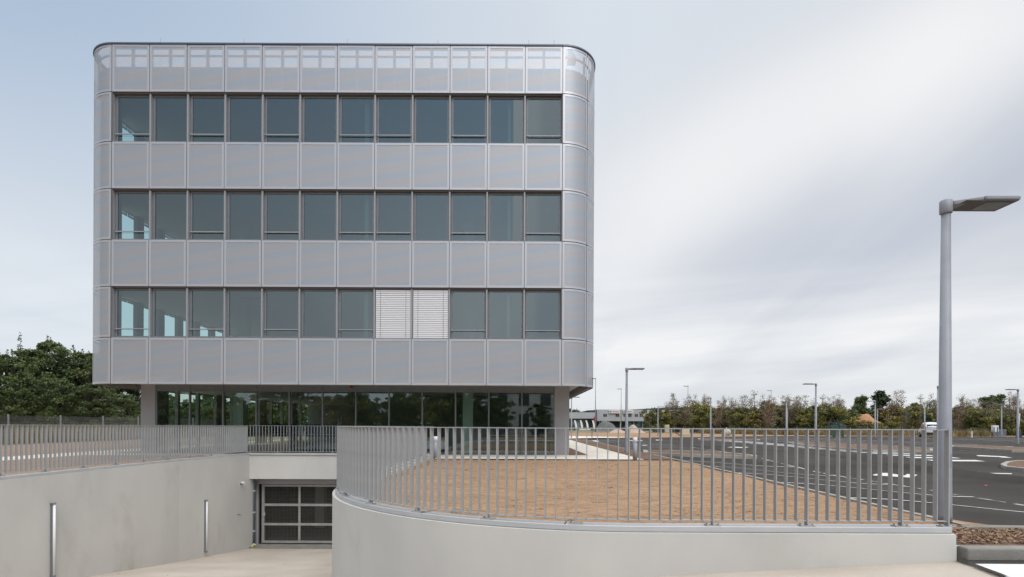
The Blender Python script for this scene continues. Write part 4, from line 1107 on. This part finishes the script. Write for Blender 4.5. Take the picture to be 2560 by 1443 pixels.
# left wood: dense dark deciduous trees beyond the fence
BT = [broad_tree(20 + i, 8.0, 3.0, 120, 185, .115, [M['leaf_dk'], M['leaf_dk2'], M['leaf_grn']], base=.05, clump=1.05) for i in range(4)]
left = [(-16, 905, 42), (30, 880, 44), (82, 872, 43), (128, 852, 45), (178, 918, 47), (232, 872, 46), (290, 905, 50), (345, 930, 52), (60, 930, 38.5), (150, 940, 39.5), (240, 955, 41), (320, 985, 43), (0, 965, 37)]
ll = ['dark tree cut by the left edge of the photo', 'dark tree second from the left edge', 'dark tree with a ragged crown third from the left edge', 'tallest dark tree with two upright shoots left of the building',
      'lower dark tree in the dip of the treeline', 'dark tree touching the left corner of the building', 'dark tree mostly hidden behind the rounded left corner', 'dark tree seen beside the ground floor pier at left',
      'low bushy tree directly behind the fence near the left edge', 'low bushy tree directly behind the fence under the tallest crown', 'low bushy tree behind the fence under the building corner', 'low bushy tree behind the fence beside the left pier', 'lowest bushy tree behind the fence at the left edge']
for i, (px, py, Y) in enumerate(left):
    x, y, z = pt(px, py, Y); zg = -1.15; h = z - zg
    s = h / 8.3; place(BT[i % 4], 'broadleaf_tree', ll[i], 'tree', x, y, zg, rt.uniform(0, 6.28), (s * 1.08, s * 1.08, s), 'dark trees beyond the left fence')
# far trees seen through the building and beyond
for i, (px, py, Y) in enumerate(((420, 985, 62), (520, 990, 66), (610, 995, 70), (700, 1012, 78))):
    x, y, z = pt(px, py, Y); s = (z + 1.15) / 8.3
    place(BT[(i + 1) % 4], 'broadleaf_tree', ('dark tree visible through the leftmost ground floor windows', 'dark tree visible through the second ground floor window', 'dark tree visible through the third ground floor window', 'low tree visible through the fourth ground floor window')[i], 'tree', x, y, -1.1, rt.uniform(0, 6.28), (s * 1.3, s * 1.3, s), 'dark trees beyond the left fence')
pxx = 384; kq = 0
while pxx < 775:
    Y = 49 + (kq * 3) % 8; x, y, z = pt(pxx, 998 + (kq * 7) % 15, Y); s = (z + 1.15) / 8.3
    place(BT[kq % 4], 'broadleaf_tree', 'low dark tree behind the building, %s from the left through the ground floor glass' % ['first', 'second', 'third', 'fourth', 'fifth', 'sixth', 'seventh', 'eighth', 'ninth', 'tenth', 'eleventh', 'twelfth', 'thirteenth', 'fourteenth', 'fifteenth'][kq], 'tree', x, y, -1.15, kq * 1.7, (s * 1.9, s * 1.9, s), 'dark trees beyond the left fence')
    pxx += 28; kq += 1
# right: autumn birches
BI = [birch(40 + i, 7.0, 1.35, 60, .115, [M['leaf_ol'], M['leaf_br'], M['leaf_grn']], M['twig']) for i in range(5)]
BI += [birch(50 + i, 7.0, 1.2, 56, .105, [M['leaf_br'], M['leaf_ol'], M['leaf_br']], M['twig']) for i in range(3)]
SH = [broad_tree(60 + i, 4.0, 2.6, 75, 125, .125, m_, base=.03, clump=.95) for i, m_ in enumerate(([M['leaf_ol'], M['leaf_yl'], M['leaf_grn']], [M['leaf_yl'], M['leaf_ol'], M['leaf_grn']], [M['leaf_br'], M['leaf_ol'], M['leaf_yl']]))]
tops = [(1668, 1000), (1690, 985), (1711, 982), (1722, 988), (1741, 986), (1765, 990), (1790, 992), (1812, 988), (1832, 986), (1852, 990), (1873, 985), (1890, 980), (1905, 986), (1928, 992), (1957, 978), (1975, 985), (1990, 984),
        (2006, 990), (2030, 984), (2052, 990), (2066, 992), (2088, 994), (2110, 988), (2160, 984), (2225, 992), (2240, 978), (2262, 1000), (2296, 990), (2325, 984), (2340, 1000), (2385, 1004), (2402, 985), (2420, 990),
        (2440, 998), (2462, 992), (2478, 1000), (2515, 996), (2530, 984), (2548, 998), (2562, 1002), (2585, 995)]
nm = ('birch', 'slender autumn birch')
def nth(k): return ['first', 'second', 'third', 'fourth', 'fifth', 'sixth', 'seventh', 'eighth', 'ninth', 'tenth', 'eleventh', 'twelfth', 'thirteenth', 'fourteenth', 'fifteenth', 'sixteenth', 'seventeenth', 'eighteenth', 'nineteenth', 'twentieth'][k]
def region_name(px):
    for a, t_ in ((1700, 'right of the showroom'), (1800, 'behind the limestone blocks'), (1905, 'left of the blue roadside sign'), (2000, 'right of the blue roadside sign'), (2125, 'left of the green round tree'), (2240, 'behind the earth mound'),
                  (2350, 'behind the white van'), (2480, 'right of the large close lamp pole')):
        if px < a: return t_
    return 'at the right edge behind the barrier'
cnt = {}
for i, (px, py) in enumerate(tops):
    Y = (rt.uniform(86, 100) if px > 1765 else rt.uniform(102, 114)) if px < 1900 else rt.uniform(79, 94)
    x, y, z = pt(px, py, Y); zg = -1.05; s = (z - zg) / 7.0
    rg = region_name(px); k = cnt.get(rg, 0); cnt[rg] = k + 1
    place(BI[i % 8], 'birch_tree', 'slender autumn birch, %s from the left among those %s' % (nth(k), rg), 'tree', x, y, zg, rt.uniform(0, 6.28), (s * rt.uniform(.95, 1.3), s * 1.2, s), 'autumn birches beyond the car park')
cnt = {}
px = 1642
i = 0
while px < 2600:
    top = 1022 + rt.uniform(-12, 14)
    if 2150 < px < 2235: top = 1052 + rt.uniform(-4, 4)
    Y = rt.uniform(80, 90) if px > 1890 else (rt.uniform(88, 97) if px > 1765 else rt.uniform(104, 110))
    if 2130 < px < 2235: Y = 80; top = 1056 + rt.uniform(-3, 4)
    x, y, z = pt(px, top, Y); zg = -1.05; s = (z - zg) / 4.15
    rg = region_name(px); k = cnt.get(rg, 0); cnt[rg] = k + 1
    place(SH[rt.choice((0, 0, 1, 1, 2))], 'shrub', 'bushy olive shrub, %s from the left among those %s' % (nth(k), rg), 'shrub', x, y, zg, rt.uniform(0, 6.28), (s * 1.15, s * 1.1, s), 'olive shrubs beyond the car park')
    px += rt.uniform(17, 27); i += 1
PN = [pine(70, 7.5, 2.2, [M['leaf_pine'], M['leaf_dk2']], .24), pine(71, 7.5, 2.6, [M['leaf_grn'], M['leaf_dk']], .22)]
for (px, py, Y, k, lab) in ((2150, 994, 90, 1, 'rounded mid green pine left of the dark pine'), (2203, 984, 92, 0, 'dark pine with layered branches above the earth mound'), (1945, 1028, 84, 0, 'small dark conifer among the shrubs right of the blue sign'),
                            (2318, 1040, 78, 0, 'small dark conifer left of the white van'), (2490, 990, 96, 1, 'green pine crown above the birches at the right'), (2467, 996, 98, 1, 'lower green pine crown just left of another at the right'), (2290, 1010, 86, 1, 'green bushy pine behind the white van')):
    x, y, z = pt(px, py, Y); s = (z + 1.05) / 7.5; place(PN[k], 'pine_tree', lab, 'tree', x, y, -1.05, rt.uniform(0, 6.28), (s * 1.1, s * 1.1, s), 'pines beyond the car park')
x, y, z = pt(1438, 1022, 190)
for i, q in enumerate((1424, 1440)):
    x, y, z = pt(q, 1021 + i * 2, 190); s = (z + 1) / 8.3; place(BT[i], 'broadleaf_tree', ('dark tree on the horizon left of the showroom wing roof', 'dark tree on the horizon above the showroom wing roof')[i], 'tree', x, y, -1, i, (s * 1.3, s * 1.3, s))
# dry grass: behind the left fence, and at the far fence
def grass(name, label, n, fx, hh, wd, seed, m_):
    r = random.Random(seed); mb = MB()
    for i in range(n):
        x, y = fx(r); z = H(x, y); h = r.uniform(*hh); a = r.uniform(0, 6.283); lx, ly = r.uniform(-.25, .25) * h, r.uniform(-.25, .25) * h; w_ = wd * r.uniform(.5, 1.2)
        c_, s_ = math.cos(a) * w_, math.sin(a) * w_
        mb.face([(x - c_, y - s_, z), (x + c_, y + s_, z), (x + c_ * .7 + lx * .5, y + s_ * .7 + ly * .5, z + h * .6), (x + lx, y + ly, z + h)], r.choice((0, 0, 1)))
    return tag(mb.build(name, m_), label, 'grass', kind='stuff')
grass('tall_grass', 'tall dry yellowish grass along the foot of the left fence', 15000, lambda r: (-27.4 - r.random() ** 1.5 * 5, r.uniform(20, 60)), (.35, 1.25), .022, 1, [M['straw'], M['leaf_ol']])
def ff(r):
    k = r.randrange(1, len(fpath) - 1); f_ = r.random(); a, b = fpath[k], fpath[k + 1]
    return (a[0] + (b[0] - a[0]) * f_ + r.uniform(-.5, .5), a[1] + (b[1] - a[1]) * f_ + r.random() ** 1.5 * 4 - .8)
grass('tall_grass', 'dry pale grass along the far fence of the car park', 12000, ff, (.25, 1.0), .05, 2, [M['straw'], M['leaf_br']])
def fg(r):
    while True:
        x, y = r.uniform(-2.7, 5.6), r.uniform(5.9, 18.4)
        if not (y < CY and x < CX and math.hypot(x - CX, y - CY) > RI - .4): return x, y
wt_ = [fg(random.Random(k)) for k in range(34)] + [(-2.72 + random.Random(k).random() * .2, 11 + k * .35) for k in range(20)]
def fw(r):
    c_ = r.choice(wt_); return (c_[0] + r.gauss(0, .05), c_[1] + r.gauss(0, .05))
grass('weeds', 'small green weed tufts sprouting on the sandy plot', 900, fw, (.01, .04), .005, 3, [M['leaf_grn'], M['leaf_ol']])

# ------------------------------------------------------------------ far buildings
YS = 150.0
def q(px, py, Y=YS): p = pt(px, py, Y); return p[0], p[2]
sb = thing('car_showroom', 'grey two storey car showroom with red lettering beyond the car park', 'showroom')
x0, zt = q(1491, 1024); x1, _ = q(1700, 1034); _, zm = q(1560, 1053); zgnd = -1.0
mb = MB(); mb.box(x0, x1, YS, YS + 30, zm, zt); mb.build('upper_wall', M['shed'], sb)
mb = MB(); mb.box(x0 + .2, x1, YS + 1.0, YS + 29, zgnd, zm); mb.build('shop_window', M['shopglass'], sb)
for px_ in (1500, 1524, 1552.5, 1567, 1586, 1608, 1625, 1643):
    x, _ = q(px_, 1060); mb = MB(); mb.box(x - .12, x + .12, YS + .6, YS + .98, zgnd, zm); mb.build('column', M['signwhite'] if px_ == 1552.5 else M['frame'], sb)
xa, _ = q(1474, 1040); mb = MB(); mb.box(xa, x0 - .02, YS - 1, YS + 20, zgnd, q(1480, 1026)[1]); mb.build('navy_block', M['navy'], sb)
xb, _ = q(1380, 1040); mb = MB(); mb.box(xb, xa + 1.0, YS - 4, YS - 1.02, q(1450, 1047)[1], q(1450, 1032)[1]); mb.build('fascia', M['shed'], sb)
mb = MB(); mb.box(xb, xa + .6, YS - 3.2, YS - 1.02, zgnd, q(1450, 1047)[1]); mb.build('shop_window', M['shopglass'], sb)
mb = MB(); xr, _ = q(1485, 1040, YS - 5); mb.box(xr, xr + .5, YS - 5, YS - 4.5, zgnd, q(1487, 1042, YS - 5)[1]); mb.build('red_pylon', M['signred'], sb)
mb = MB(); xn, zn = q(1440, 1030, YS + 2); mb.hexa([(xn, YS + 2, zn - .6), (xa, YS + 2, zn - .6), (xa, YS + 12, zn - .6), (xn, YS + 12, zn - .6), (xn, YS + 2, zn - .3), (xa, YS + 2, zn + .5), (xa, YS + 12, zn + .5), (xn, YS + 12, zn - .3)]); mb.build('wing_roof', M['navy'], sb)
for (a, b) in ((1508, 1517.5), (1539, 1548.5), (1559, 1565), (1570.5, 1579), (1587, 1595), (1599, 1607.5), (1615, 1623), (1627, 1635)):
    xw0, zw1 = q(a, 1034.6); xw1, zw0 = q(b, 1042.2)
    mb = MB(); mb.box(xw0, xw1, YS - .06, YS - .002, zw0, zw1); o = mb.build('window', M['shed'], sb)
    mb = MB(); wq = (xw1 - xw0 - .12) / 2
    mb.box(xw0 + .03, xw0 + .03 + wq, YS - .08, YS - .062, zw0 + .03, zw1 - .03); mb.box(xw1 - .03 - wq, xw1 - .03, YS - .08, YS - .062, zw0 + .03, zw1 - .03); mb.build('pane', M['wdark'], o)
for (a, b, lab) in ((1523, 1549, 'white sign board with red letters left on the showroom wall'), (1558, 1582.5, 'white sign board with red letters half hidden by a lamp pole')):
    xs0, zs1 = q(a, 1025.4, YS - .5); xs1, zs0 = q(b, 1033.2, YS - .5)
    mb = MB(); mb.box(xs0, xs1, YS - .5, YS - .2, zs0, zs1); o = mb.build('sign_board', M['signwhite'], sb)
    cu = bpy.data.curves.new('lettering', 'FONT'); cu.body = 'TOYOTA'; cu.extrude = .01; cu.offset = .018; cu.align_x = 'RIGHT'; cu.align_y = 'CENTER'
    cu.size = 1.0; cu.materials.append(M['signred'])
    te = link('lettering', cu, o); te.location = (xs1 - .15, YS - .53, (zs0 + zs1) / 2 - .02); te.rotation_euler = (math.pi / 2, 0, 0)
    bpy.context.view_layer.update(); wd_ = te.dimensions.x; k_ = (xs1 - xs0) * .66 / max(wd_, .1); te.scale = (k_, min(.62 / .7, k_ * 1.3), 1)
    te.data.extrude = .02; bpy.context.view_layer.update()
    me_ = bpy.data.meshes.new_from_object(te.evaluated_get(bpy.context.evaluated_depsgraph_get())); lo_ = link('lettering', me_, o)
    lo_.location = te.location; lo_.rotation_euler = te.rotation_euler; lo_.scale = te.scale; bpy.data.objects.remove(te); lo_.name = 'lettering'
    # three-oval emblem
    em = MB(); cx_, cz_ = xs0 + (xs1 - xs0) * .14, (zs0 + zs1) / 2
    for (rx, rz_, oz) in ((.36, .24, 0), (.12, .22, -.0), (.24, .09, .09)):
        pts = [(cx_ + rx * math.cos(2 * math.pi * k / 20), YS - .53, cz_ + oz + rz_ * math.sin(2 * math.pi * k / 20)) for k in range(21)]; em.tube(pts, .028, 5, cap=False)
    em.build('emblem', M['gravel'], o)
# long dark hall behind the trees
hb = thing('long_hall', 'long dark navy hall behind the shrubs, its flat roof rising above the showroom', 'hall')
mb = MB(); Yh = 200
pts_ = [q(1560, 1025, Yh), q(1665, 1019, Yh), q(1880, 1027, Yh)]
mb.hexa([(pts_[0][0], Yh, 0), (pts_[1][0], Yh, 0), (pts_[1][0], Yh + 25, 0), (pts_[0][0], Yh + 25, 0), (pts_[0][0], Yh, pts_[0][1]), (pts_[1][0], Yh, pts_[1][1]), (pts_[1][0], Yh + 25, pts_[1][1]), (pts_[0][0], Yh + 25, pts_[0][1])])
mb.hexa([(pts_[1][0], Yh, -1), (pts_[2][0], Yh, -1), (pts_[2][0], Yh + 25, -1), (pts_[1][0], Yh + 25, -1), (pts_[1][0], Yh, pts_[1][1]), (pts_[2][0], Yh, pts_[2][1]), (pts_[2][0], Yh + 25, pts_[2][1]), (pts_[1][0], Yh + 25, pts_[1][1])])
mb.build('wall', M['navy'], hb)
mb = MB(); mb.bar((pts_[1][0], Yh + .5, pts_[1][1] + .12), (pts_[2][0], Yh + .5, pts_[2][1] + .12), 1.2, .25); mb.build('roof_edge', M['shed'], hb)
# white banners in front of the showroom
for i, a in enumerate((1435.5, 1450, 1464, 1480.5)):
    x, y, z = pt(a, 1064, 132); t = thing('banner', ('leftmost white curved banner in front of the showroom wing', 'second white curved banner from the left before the showroom wing', 'third white curved banner from the left before the showroom wing', 'rightmost white curved banner beside the red pylon')[i], 'banner', (x, y, -1.0), group='white banners before the showroom')
    mb = MB()
    for k in range(6):
        z0, z1 = .4 + k * .36, .4 + (k + 1) * .36; c0, c1 = .35 * (k / 6) ** 2, .35 * ((k + 1) / 6) ** 2
        mb.hexa([(.3 - c0, 0, z0), (.75 - c0, 0, z0), (.75 - c0, .04, z0), (.3 - c0, .04, z0), (.3 - c1, 0, z1), (.75 - c1 * 1.5, 0, z1), (.75 - c1 * 1.5, .04, z1), (.3 - c1, .04, z1)])
    mb.build('cloth', M['signwhite'], t)
    mb = MB(); mb.tube([(.76, .02, 0), (.74, .02, 1.5), (.3, .02, 2.6)], .03, 6); mb.build('pole', M['pole'], t)
# roadside sign
x, y, z = pt(1913, 1008, 125); t = thing('roadside_sign', 'blue roadside sign with a yellow top panel above the birches', 'sign', (x, y, -1))
mb = MB(); mb.box(-.78, .78, 0, .12, z + 1 - .45, z + 1 + .28); mb.build('blue_panel', M['signblue'], t)
mb = MB(); mb.box(-.65, 0, 0, .12, z + 1 + .30, z + 1 + .58); mb.build('yellow_panel', M['yellow'], t)
for a in (-.4, .4):
    mb = MB(); mb.tube([(a, .2, 0), (a, .2, z + 1.3)], .06, 8); mb.build('post', M['pole'], t)

# heaps, mound
def heap(name, label, cat, px0, px1, pyt, Y, m_, seed, ry=2.5, skew=0.0, nn=26, zb0=None, flatt=0):
    a = pt(px0, 1068, Y)[0]; b = pt(px1, 1068, Y)[0]; zt_ = pt((px0 + px1) / 2, pyt, Y)[2]; r = random.Random(seed); mb = MB()
    cx_, rx = (a + b) / 2, (b - a) / 2; zb_ = zb0 if zb0 is not None else -1.05; hh = zt_ - zb_
    ph = [r.uniform(0, 6.28) for _ in range(6)]
    for i in range(nn + 1):
        for j in range(nn + 1):
            u, v = -1 + 2 * i / nn, -1 + 2 * j / nn; d = math.hypot(u - skew * (1 - abs(u)), v); s_ = (.5 + .5 * math.cos(math.pi * min(1, d))) ** (.62 if flatt else .8)
            s_ *= 1 + .12 * math.sin(u * 7 + ph[0]) * math.sin(v * 6 + ph[1]) + .05 * math.sin(u * 19 + ph[2]) * math.sin(v * 17 + ph[3])
            mb.v.append((cx_ + u * rx, Y + v * ry, zb_ - .05 + hh * s_))
    for i in range(nn):
        for j in range(nn):
            k = i * (nn + 1) + j; mb.f.append((k, k + nn + 1, k + nn + 2, k + 1)); mb.m.append(0)
    return tag(mb.build(name, m_, smooth=True), label, cat)
heap('gravel_heap', 'broad grey gravel heap in front of the showroom windows', 'heap', 1478, 1552, 1051, 118, M['gravel'], 1)
heap('gravel_heap', 'steep beige gravel heap just right of the near path lamp', 'heap', 1558, 1616, 1062.5, 98, M['gravel2'], 2, skew=-.2)
heap('gravel_heap', 'low brownish rubble heap left of the beige gravel heap', 'heap', 1520, 1570, 1072, 100, M['gravel2'], 3)
heap('earth_mound', 'big orange earth mound rising among the trees', 'mound', 2100, 2262, 1034, 88, M['earth'], 4, 5.0, -.45, 40, None, 1.25)
# limestone blocks
for (a, b, yt, yb, lab) in ((1663, 1674, 1062, 1082, 'tall pale limestone block standing left of another block'), (1705, 1725, 1071, 1088, 'wide pale limestone block near the far lamp')):
    Y = at((a + b) / 2, yb)[1]; x0_, _, z0_ = pt(a, yb, Y); x1_, _, z1_ = pt(b, yt, Y); mb = MB()
    mb.box(-(x1_ - x0_) / 2, (x1_ - x0_) / 2, 0, .8, 0, z1_ - z0_); o = mb.build('limestone_block', M['stone']); o.location = ((x0_ + x1_) / 2, Y, z0_ - .02); o.rotation_euler.z = .08; bevel(o, .06, 2)
    tag(o, lab, 'block', 'limestone blocks')
x, y = at(1816, 1090)
t = thing('bulk_bag', 'sagging off white bulk bag at the far edge of the asphalt', 'bag', (x, y, H(x, y)))
mb = MB(); r_ = random.Random(4); prof = [(0, .30), (.12, .46), (.4, .52), (.65, .48), (.78, .36), (.86, .30)]
for i, (z_, rd) in enumerate(prof):
    for k in range(14):
        a = 2 * math.pi * k / 14; e_ = 1 / max(abs(math.cos(a)), abs(math.sin(a))) ** .6; mb.v.append((rd * e_ * math.cos(a) * r_.uniform(.92, 1.06), rd * e_ * math.sin(a) * r_.uniform(.92, 1.06), z_ + .02 * r_.random()))
for i in range(len(prof) - 1):
    for k in range(14): mb.f.append((i * 14 + k, i * 14 + (k + 1) % 14, (i + 1) * 14 + (k + 1) % 14, (i + 1) * 14 + k)); mb.m.append(0)
mb.f.append(tuple((len(prof) - 1) * 14 + k for k in range(14))); mb.m.append(0); mb.build('sack', M['bag'], t, True)
mb = MB(); mb.tube([(-.35, -.5, .75), (-.42, -.55, .4), (-.38, -.6, 0)], .035, 6); mb.tube([(-.2, -.1, .84), (0, 0, 1.0), (.25, .1, .84)], .03, 6); mb.build('strap', M['signwhite'], t)
x, y = at(1696, 1091)
t = thing('red_pipe', 'short reddish pipe leaning on the far sandy edge', 'pipe', (x, y, H(x, y))); mb = MB(); mb.tube([(-.35, 0, .45), (.3, 0, .03)], .06, 8); mb.build('pipe', M['dullred'], t, True)
for (a, b, lab) in ((1757, 1099.5, 'small orange scrap on the kerb by the zebra crossing'), (2464, 1212.5, 'small orange scrap on the asphalt right of the railing')):
    x, y = at(a, b); mb = MB(); mb.tube([(-.03, 0, .008), (.03, .006, .01), (.05, .012, .008)], [.012, .016, .01], 6); o = mb.build('scrap', mat('orange_scrap', (.6, .14, .05), .7)); o.location = (x, y, H(x, y) - .025); tag(o, lab, 'scrap')
# wheeled cage
x, y = at(2098, 1093.5); t = thing('cage_trolley', 'blue framed trolley cage with green mesh sides at the car park edge', 'trolley', (x, y, H(x, y) + .0))
mb = MB()
for a in (-.65, 0, .45):
    for b in (0, .8): mb.bar((a, b, .1), (a, b, 1.75), .07, .07)
mb.bar((-.65, 0, 1.7), (.45, 0, 1.7), .07, .07); mb.bar((-.65, 0, .2), (.45, 0, .2), .08, .08); mb.bar((-.65, 0, 1.2), (.45, 0, 1.2), .06, .06); mb.bar((-.65, .8, 1.7), (.45, .8, 1.7), .07, .07)
mb.build('frame', M['bluepl'], t)
mb = MB()
for (a, b, c_, d) in ((-1.0, -.2, .95, 1.4), (.0, .75, .95, 1.4), (-.95, -.35, .15, .9), (-.05, .45, .25, .9)):
    x_ = a
    while x_ < b: mb.box(x_, x_ + .03, -.08, -.05, c_, d); x_ += .055
    z_ = c_
    while z_ < d: mb.box(a, b, -.11, -.085, z_, z_ + .04); z_ += .09
mb.build('mesh_side', M['greenpl'], t)
for a in (-.6, .0, .4):
    mb = MB(); mb.tube([(a, -.04, .07), (a, .04, .07)], .08, 10); mb.build('wheel', M['blackrub'], t)
# white van
x, y = at(2343, 1093); t = thing('parked_van', 'small white van parked between the lamp poles near the fence', 'van', (x - .15, y + 1.0, H(x, y) - .02), R(62))
sec = [(-2.0, .45, .95, .78), (-1.95, .35, 1.25, .80), (-1.75, .3, 1.62, .76), (-1.3, .3, 1.80, .74), (.5, .3, 1.82, .74), (.95, .3, 1.72, .74), (1.35, .3, 1.12, .80), (2.0, .32, .98, .78), (2.12, .4, .8, .70)]
mb = MB(); ns = 12
for (xx, zl, zh, hw) in sec:
    mid = min(1.05, zh * .9)
    for (yy, zz) in ((-hw, zl), (-hw - .03, (zl + mid) / 2), (-hw, mid), (-hw + .12, zh - .12), (-hw + .28, zh), (0, zh + .03), (hw - .28, zh), (hw - .12, zh - .12), (hw, mid), (hw + .03, (zl + mid) / 2), (hw, zl), (0, zl)):
        mb.v.append((xx, yy, zz))
for i in range(len(sec) - 1):
    for k in range(ns): mb.f.append((i * ns + k, i * ns + (k + 1) % ns, (i + 1) * ns + (k + 1) % ns, (i + 1) * ns + k)); mb.m.append(0)
mb.f.append(tuple(range(ns))[::-1]); mb.m.append(0); mb.f.append(tuple((len(sec) - 1) * ns + k for k in range(ns))); mb.m.append(0)
mb.build('body', M['carwhite'], t, True)
for s_ in (-1, 1):
    for (a, b) in ((-1.35, -.55), (-.4, .35), (.45, .95)):
        mb = MB(); e = .005; f0, f1 = (.78 + e) * s_, (.69 + e) * s_
        mb.hexa([(a, f0, 1.08), (b, f0, 1.08), (b, f0 * .97, 1.08), (a, f0 * .97, 1.08), (a + .06, f1, 1.6), (b - .1, f1, 1.6), (b - .1, f1 * .97, 1.6), (a + .06, f1 * .97, 1.6)]); mb.build('side_window', M['carglass'], t)
mb = MB(); mb.hexa([(-1.99, -.6, 1.1), (-1.99, .6, 1.1), (-1.9, .6, 1.1), (-1.9, -.6, 1.1), (-1.83, -.55, 1.55), (-1.83, .55, 1.55), (-1.75, .55, 1.55), (-1.75, -.55, 1.55)]); mb.build('rear_window', M['carglass'], t)
mb = MB(); mb.box(-2.08, -1.85, -.72, .72, .3, .58); mb.build('bumper', M['blackrub'], t)
for s_ in (-.74, .74): mb = MB(); mb.box(-2.01, -1.9, s_ - .06, s_ + .06, .75, 1.3); mb.build('tail_light', M['signred'], t)
for a in (-1.3, 1.35):
    for s_ in (-1, 1):
        mb = MB(); mb.tube([(a, s_ * .62, .31), (a, s_ * .82, .31)], .31, 18); w2 = mb.build('wheel', M['blackrub'], t, False)
        mb = MB(); mb.tube([(a, s_ * .821, .31), (a, s_ * .83, .31)], .18, 12); mb.build('rim', M['rail'], w2)
# entrance equipment at the far right
Yq = 66
def eq(px): return pt(px, 1068, Yq)[0]
def zq(py, px=2510): return pt(px, py, Yq)[2]
zg = -1.09
t = thing('control_cabinet', 'white cabinet raised on two posts left of the raised barrier', 'cabinet', (eq(2490), Yq, zg))
mb = MB(); mb.box(-.35, .35, 0, .3, zq(1080) - zg, zq(1064) - zg); bevel(mb.build('box', M['signwhite'], t), .02)
for a in (-.3, .12): mb = MB(); mb.box(a, a + .1, -.06, .0, 0, zq(1068) - zg); mb.build('post', M['frame'], t)
t = thing('barrier_gate', 'raised white barrier arm on a dark box at the car park entrance', 'barrier', (eq(2528), Yq - 1, zg))
mb = MB(); mb.box(-.22, .22, -.2, .2, 0, zq(1079) - zg); bevel(mb.build('motor_box', M['navy'], t), .03)
mb = MB(); mb.bar((-.1, 0, zq(1079) - zg), (.08, 0, zq(1034) - zg), .09, .12); mb.build('arm', M['signwhite'], t)
t = thing('metal_gate', 'low grey slatted metal gate between the white cabinet and the barrier', 'gate', (eq(2499), Yq + .6, zg))
mb = MB(); wdg = eq(2526) - eq(2499)
x_ = 0
while x_ < wdg: mb.box(x_, x_ + .05, 0, .04, .05, zq(1075) - zg); x_ += .11
mb.build('bars', M['pole'], t)
mb = MB(); mb.box(0, wdg, -.03, -.001, zq(1076) - zg, zq(1074) - zg); mb.box(0, wdg, -.03, -.001, .05, .12); mb.build('frame', M['pole'], t)
for (a, yt, lab) in ((2429.5, 1078, 'small white post before the fence right of the large pole'), (2453, 1081, 'short rusty post right of the small white post'), (2480, 1076, 'dark post beside the white cabinet')):
    x, y, _ = pt(a, 1090, 64); t = thing('marker_post', lab, 'post', (x, y, zg)); mb = MB(); mb.tube([(0, 0, 0), (0, 0, pt(a, yt, 64)[2] - zg)], .07 if a < 2450 else .045, 8); mb.build('post', M['signwhite'] if a < 2450 else M['bark'], t)

# ------------------------------------------------------------------ the street behind the camera (seen mirrored in the glass)
rb = thing('apartment_house', 'white house with dark windows mirrored in the rightmost ground floor glass', 'house', (-3.2, -26, -1.3))
mb = MB(); mb.box(0, 12, -9, 0, 0, 9.5); mb.build('wall', M['render_w'], rb)
for r_ in range(3):
    for c_ in range(4):
        mb = MB(); mb.box(1.3 + c_ * 2.8, 2.6 + c_ * 2.8, .002, .06, 1.0 + r_ * 3, 2.9 + r_ * 3); mb.build('window', M['wdark'], rb)
for i in range(20):
    x = -45 + i * 2.2 + rt.uniform(-.5, .5); s = rt.uniform(.75, 1.15) * (1.15 if x < -5 else .75)
    place(SH[i % 2], 'shrub', 'street shrub, the %s from the left behind the camera, mirrored in the glass' % nth(i), 'shrub', x, -15 - rt.uniform(0, 3), -1.35, i, (s, s, s), 'street shrubs mirrored in the glass')
for i, (x, y, h) in enumerate(((-23, -15, 7.0), (-17.5, -17, 5.5), (-12.5, -16, 5.0), (-8.6, -20, 5.6), (-6.2, -18, 6.6), (-3.6, -16, 5.6), (-1.4, -17, 4.6), (3.0, -17, 3.9), (-33.5, -16, 7.0), (-28, -20, 6.5), (-39, -15, 6.6))):
    s = h / 8.3
    place(BT[i % 4], 'broadleaf_tree', '%s street tree from the left behind the camera, mirrored in the glass' % nth(sorted(range(11), key=lambda k: (-23, -17.5, -12.5, -8.6, -6.2, -3.6, -1.4, 3.0, -33.5, -28, -39)[k]).index(i)), 'tree', x, y, -1.3, i * 1.3, (s * 1.2, s * 1.2, s), 'street trees mirrored in the glass')
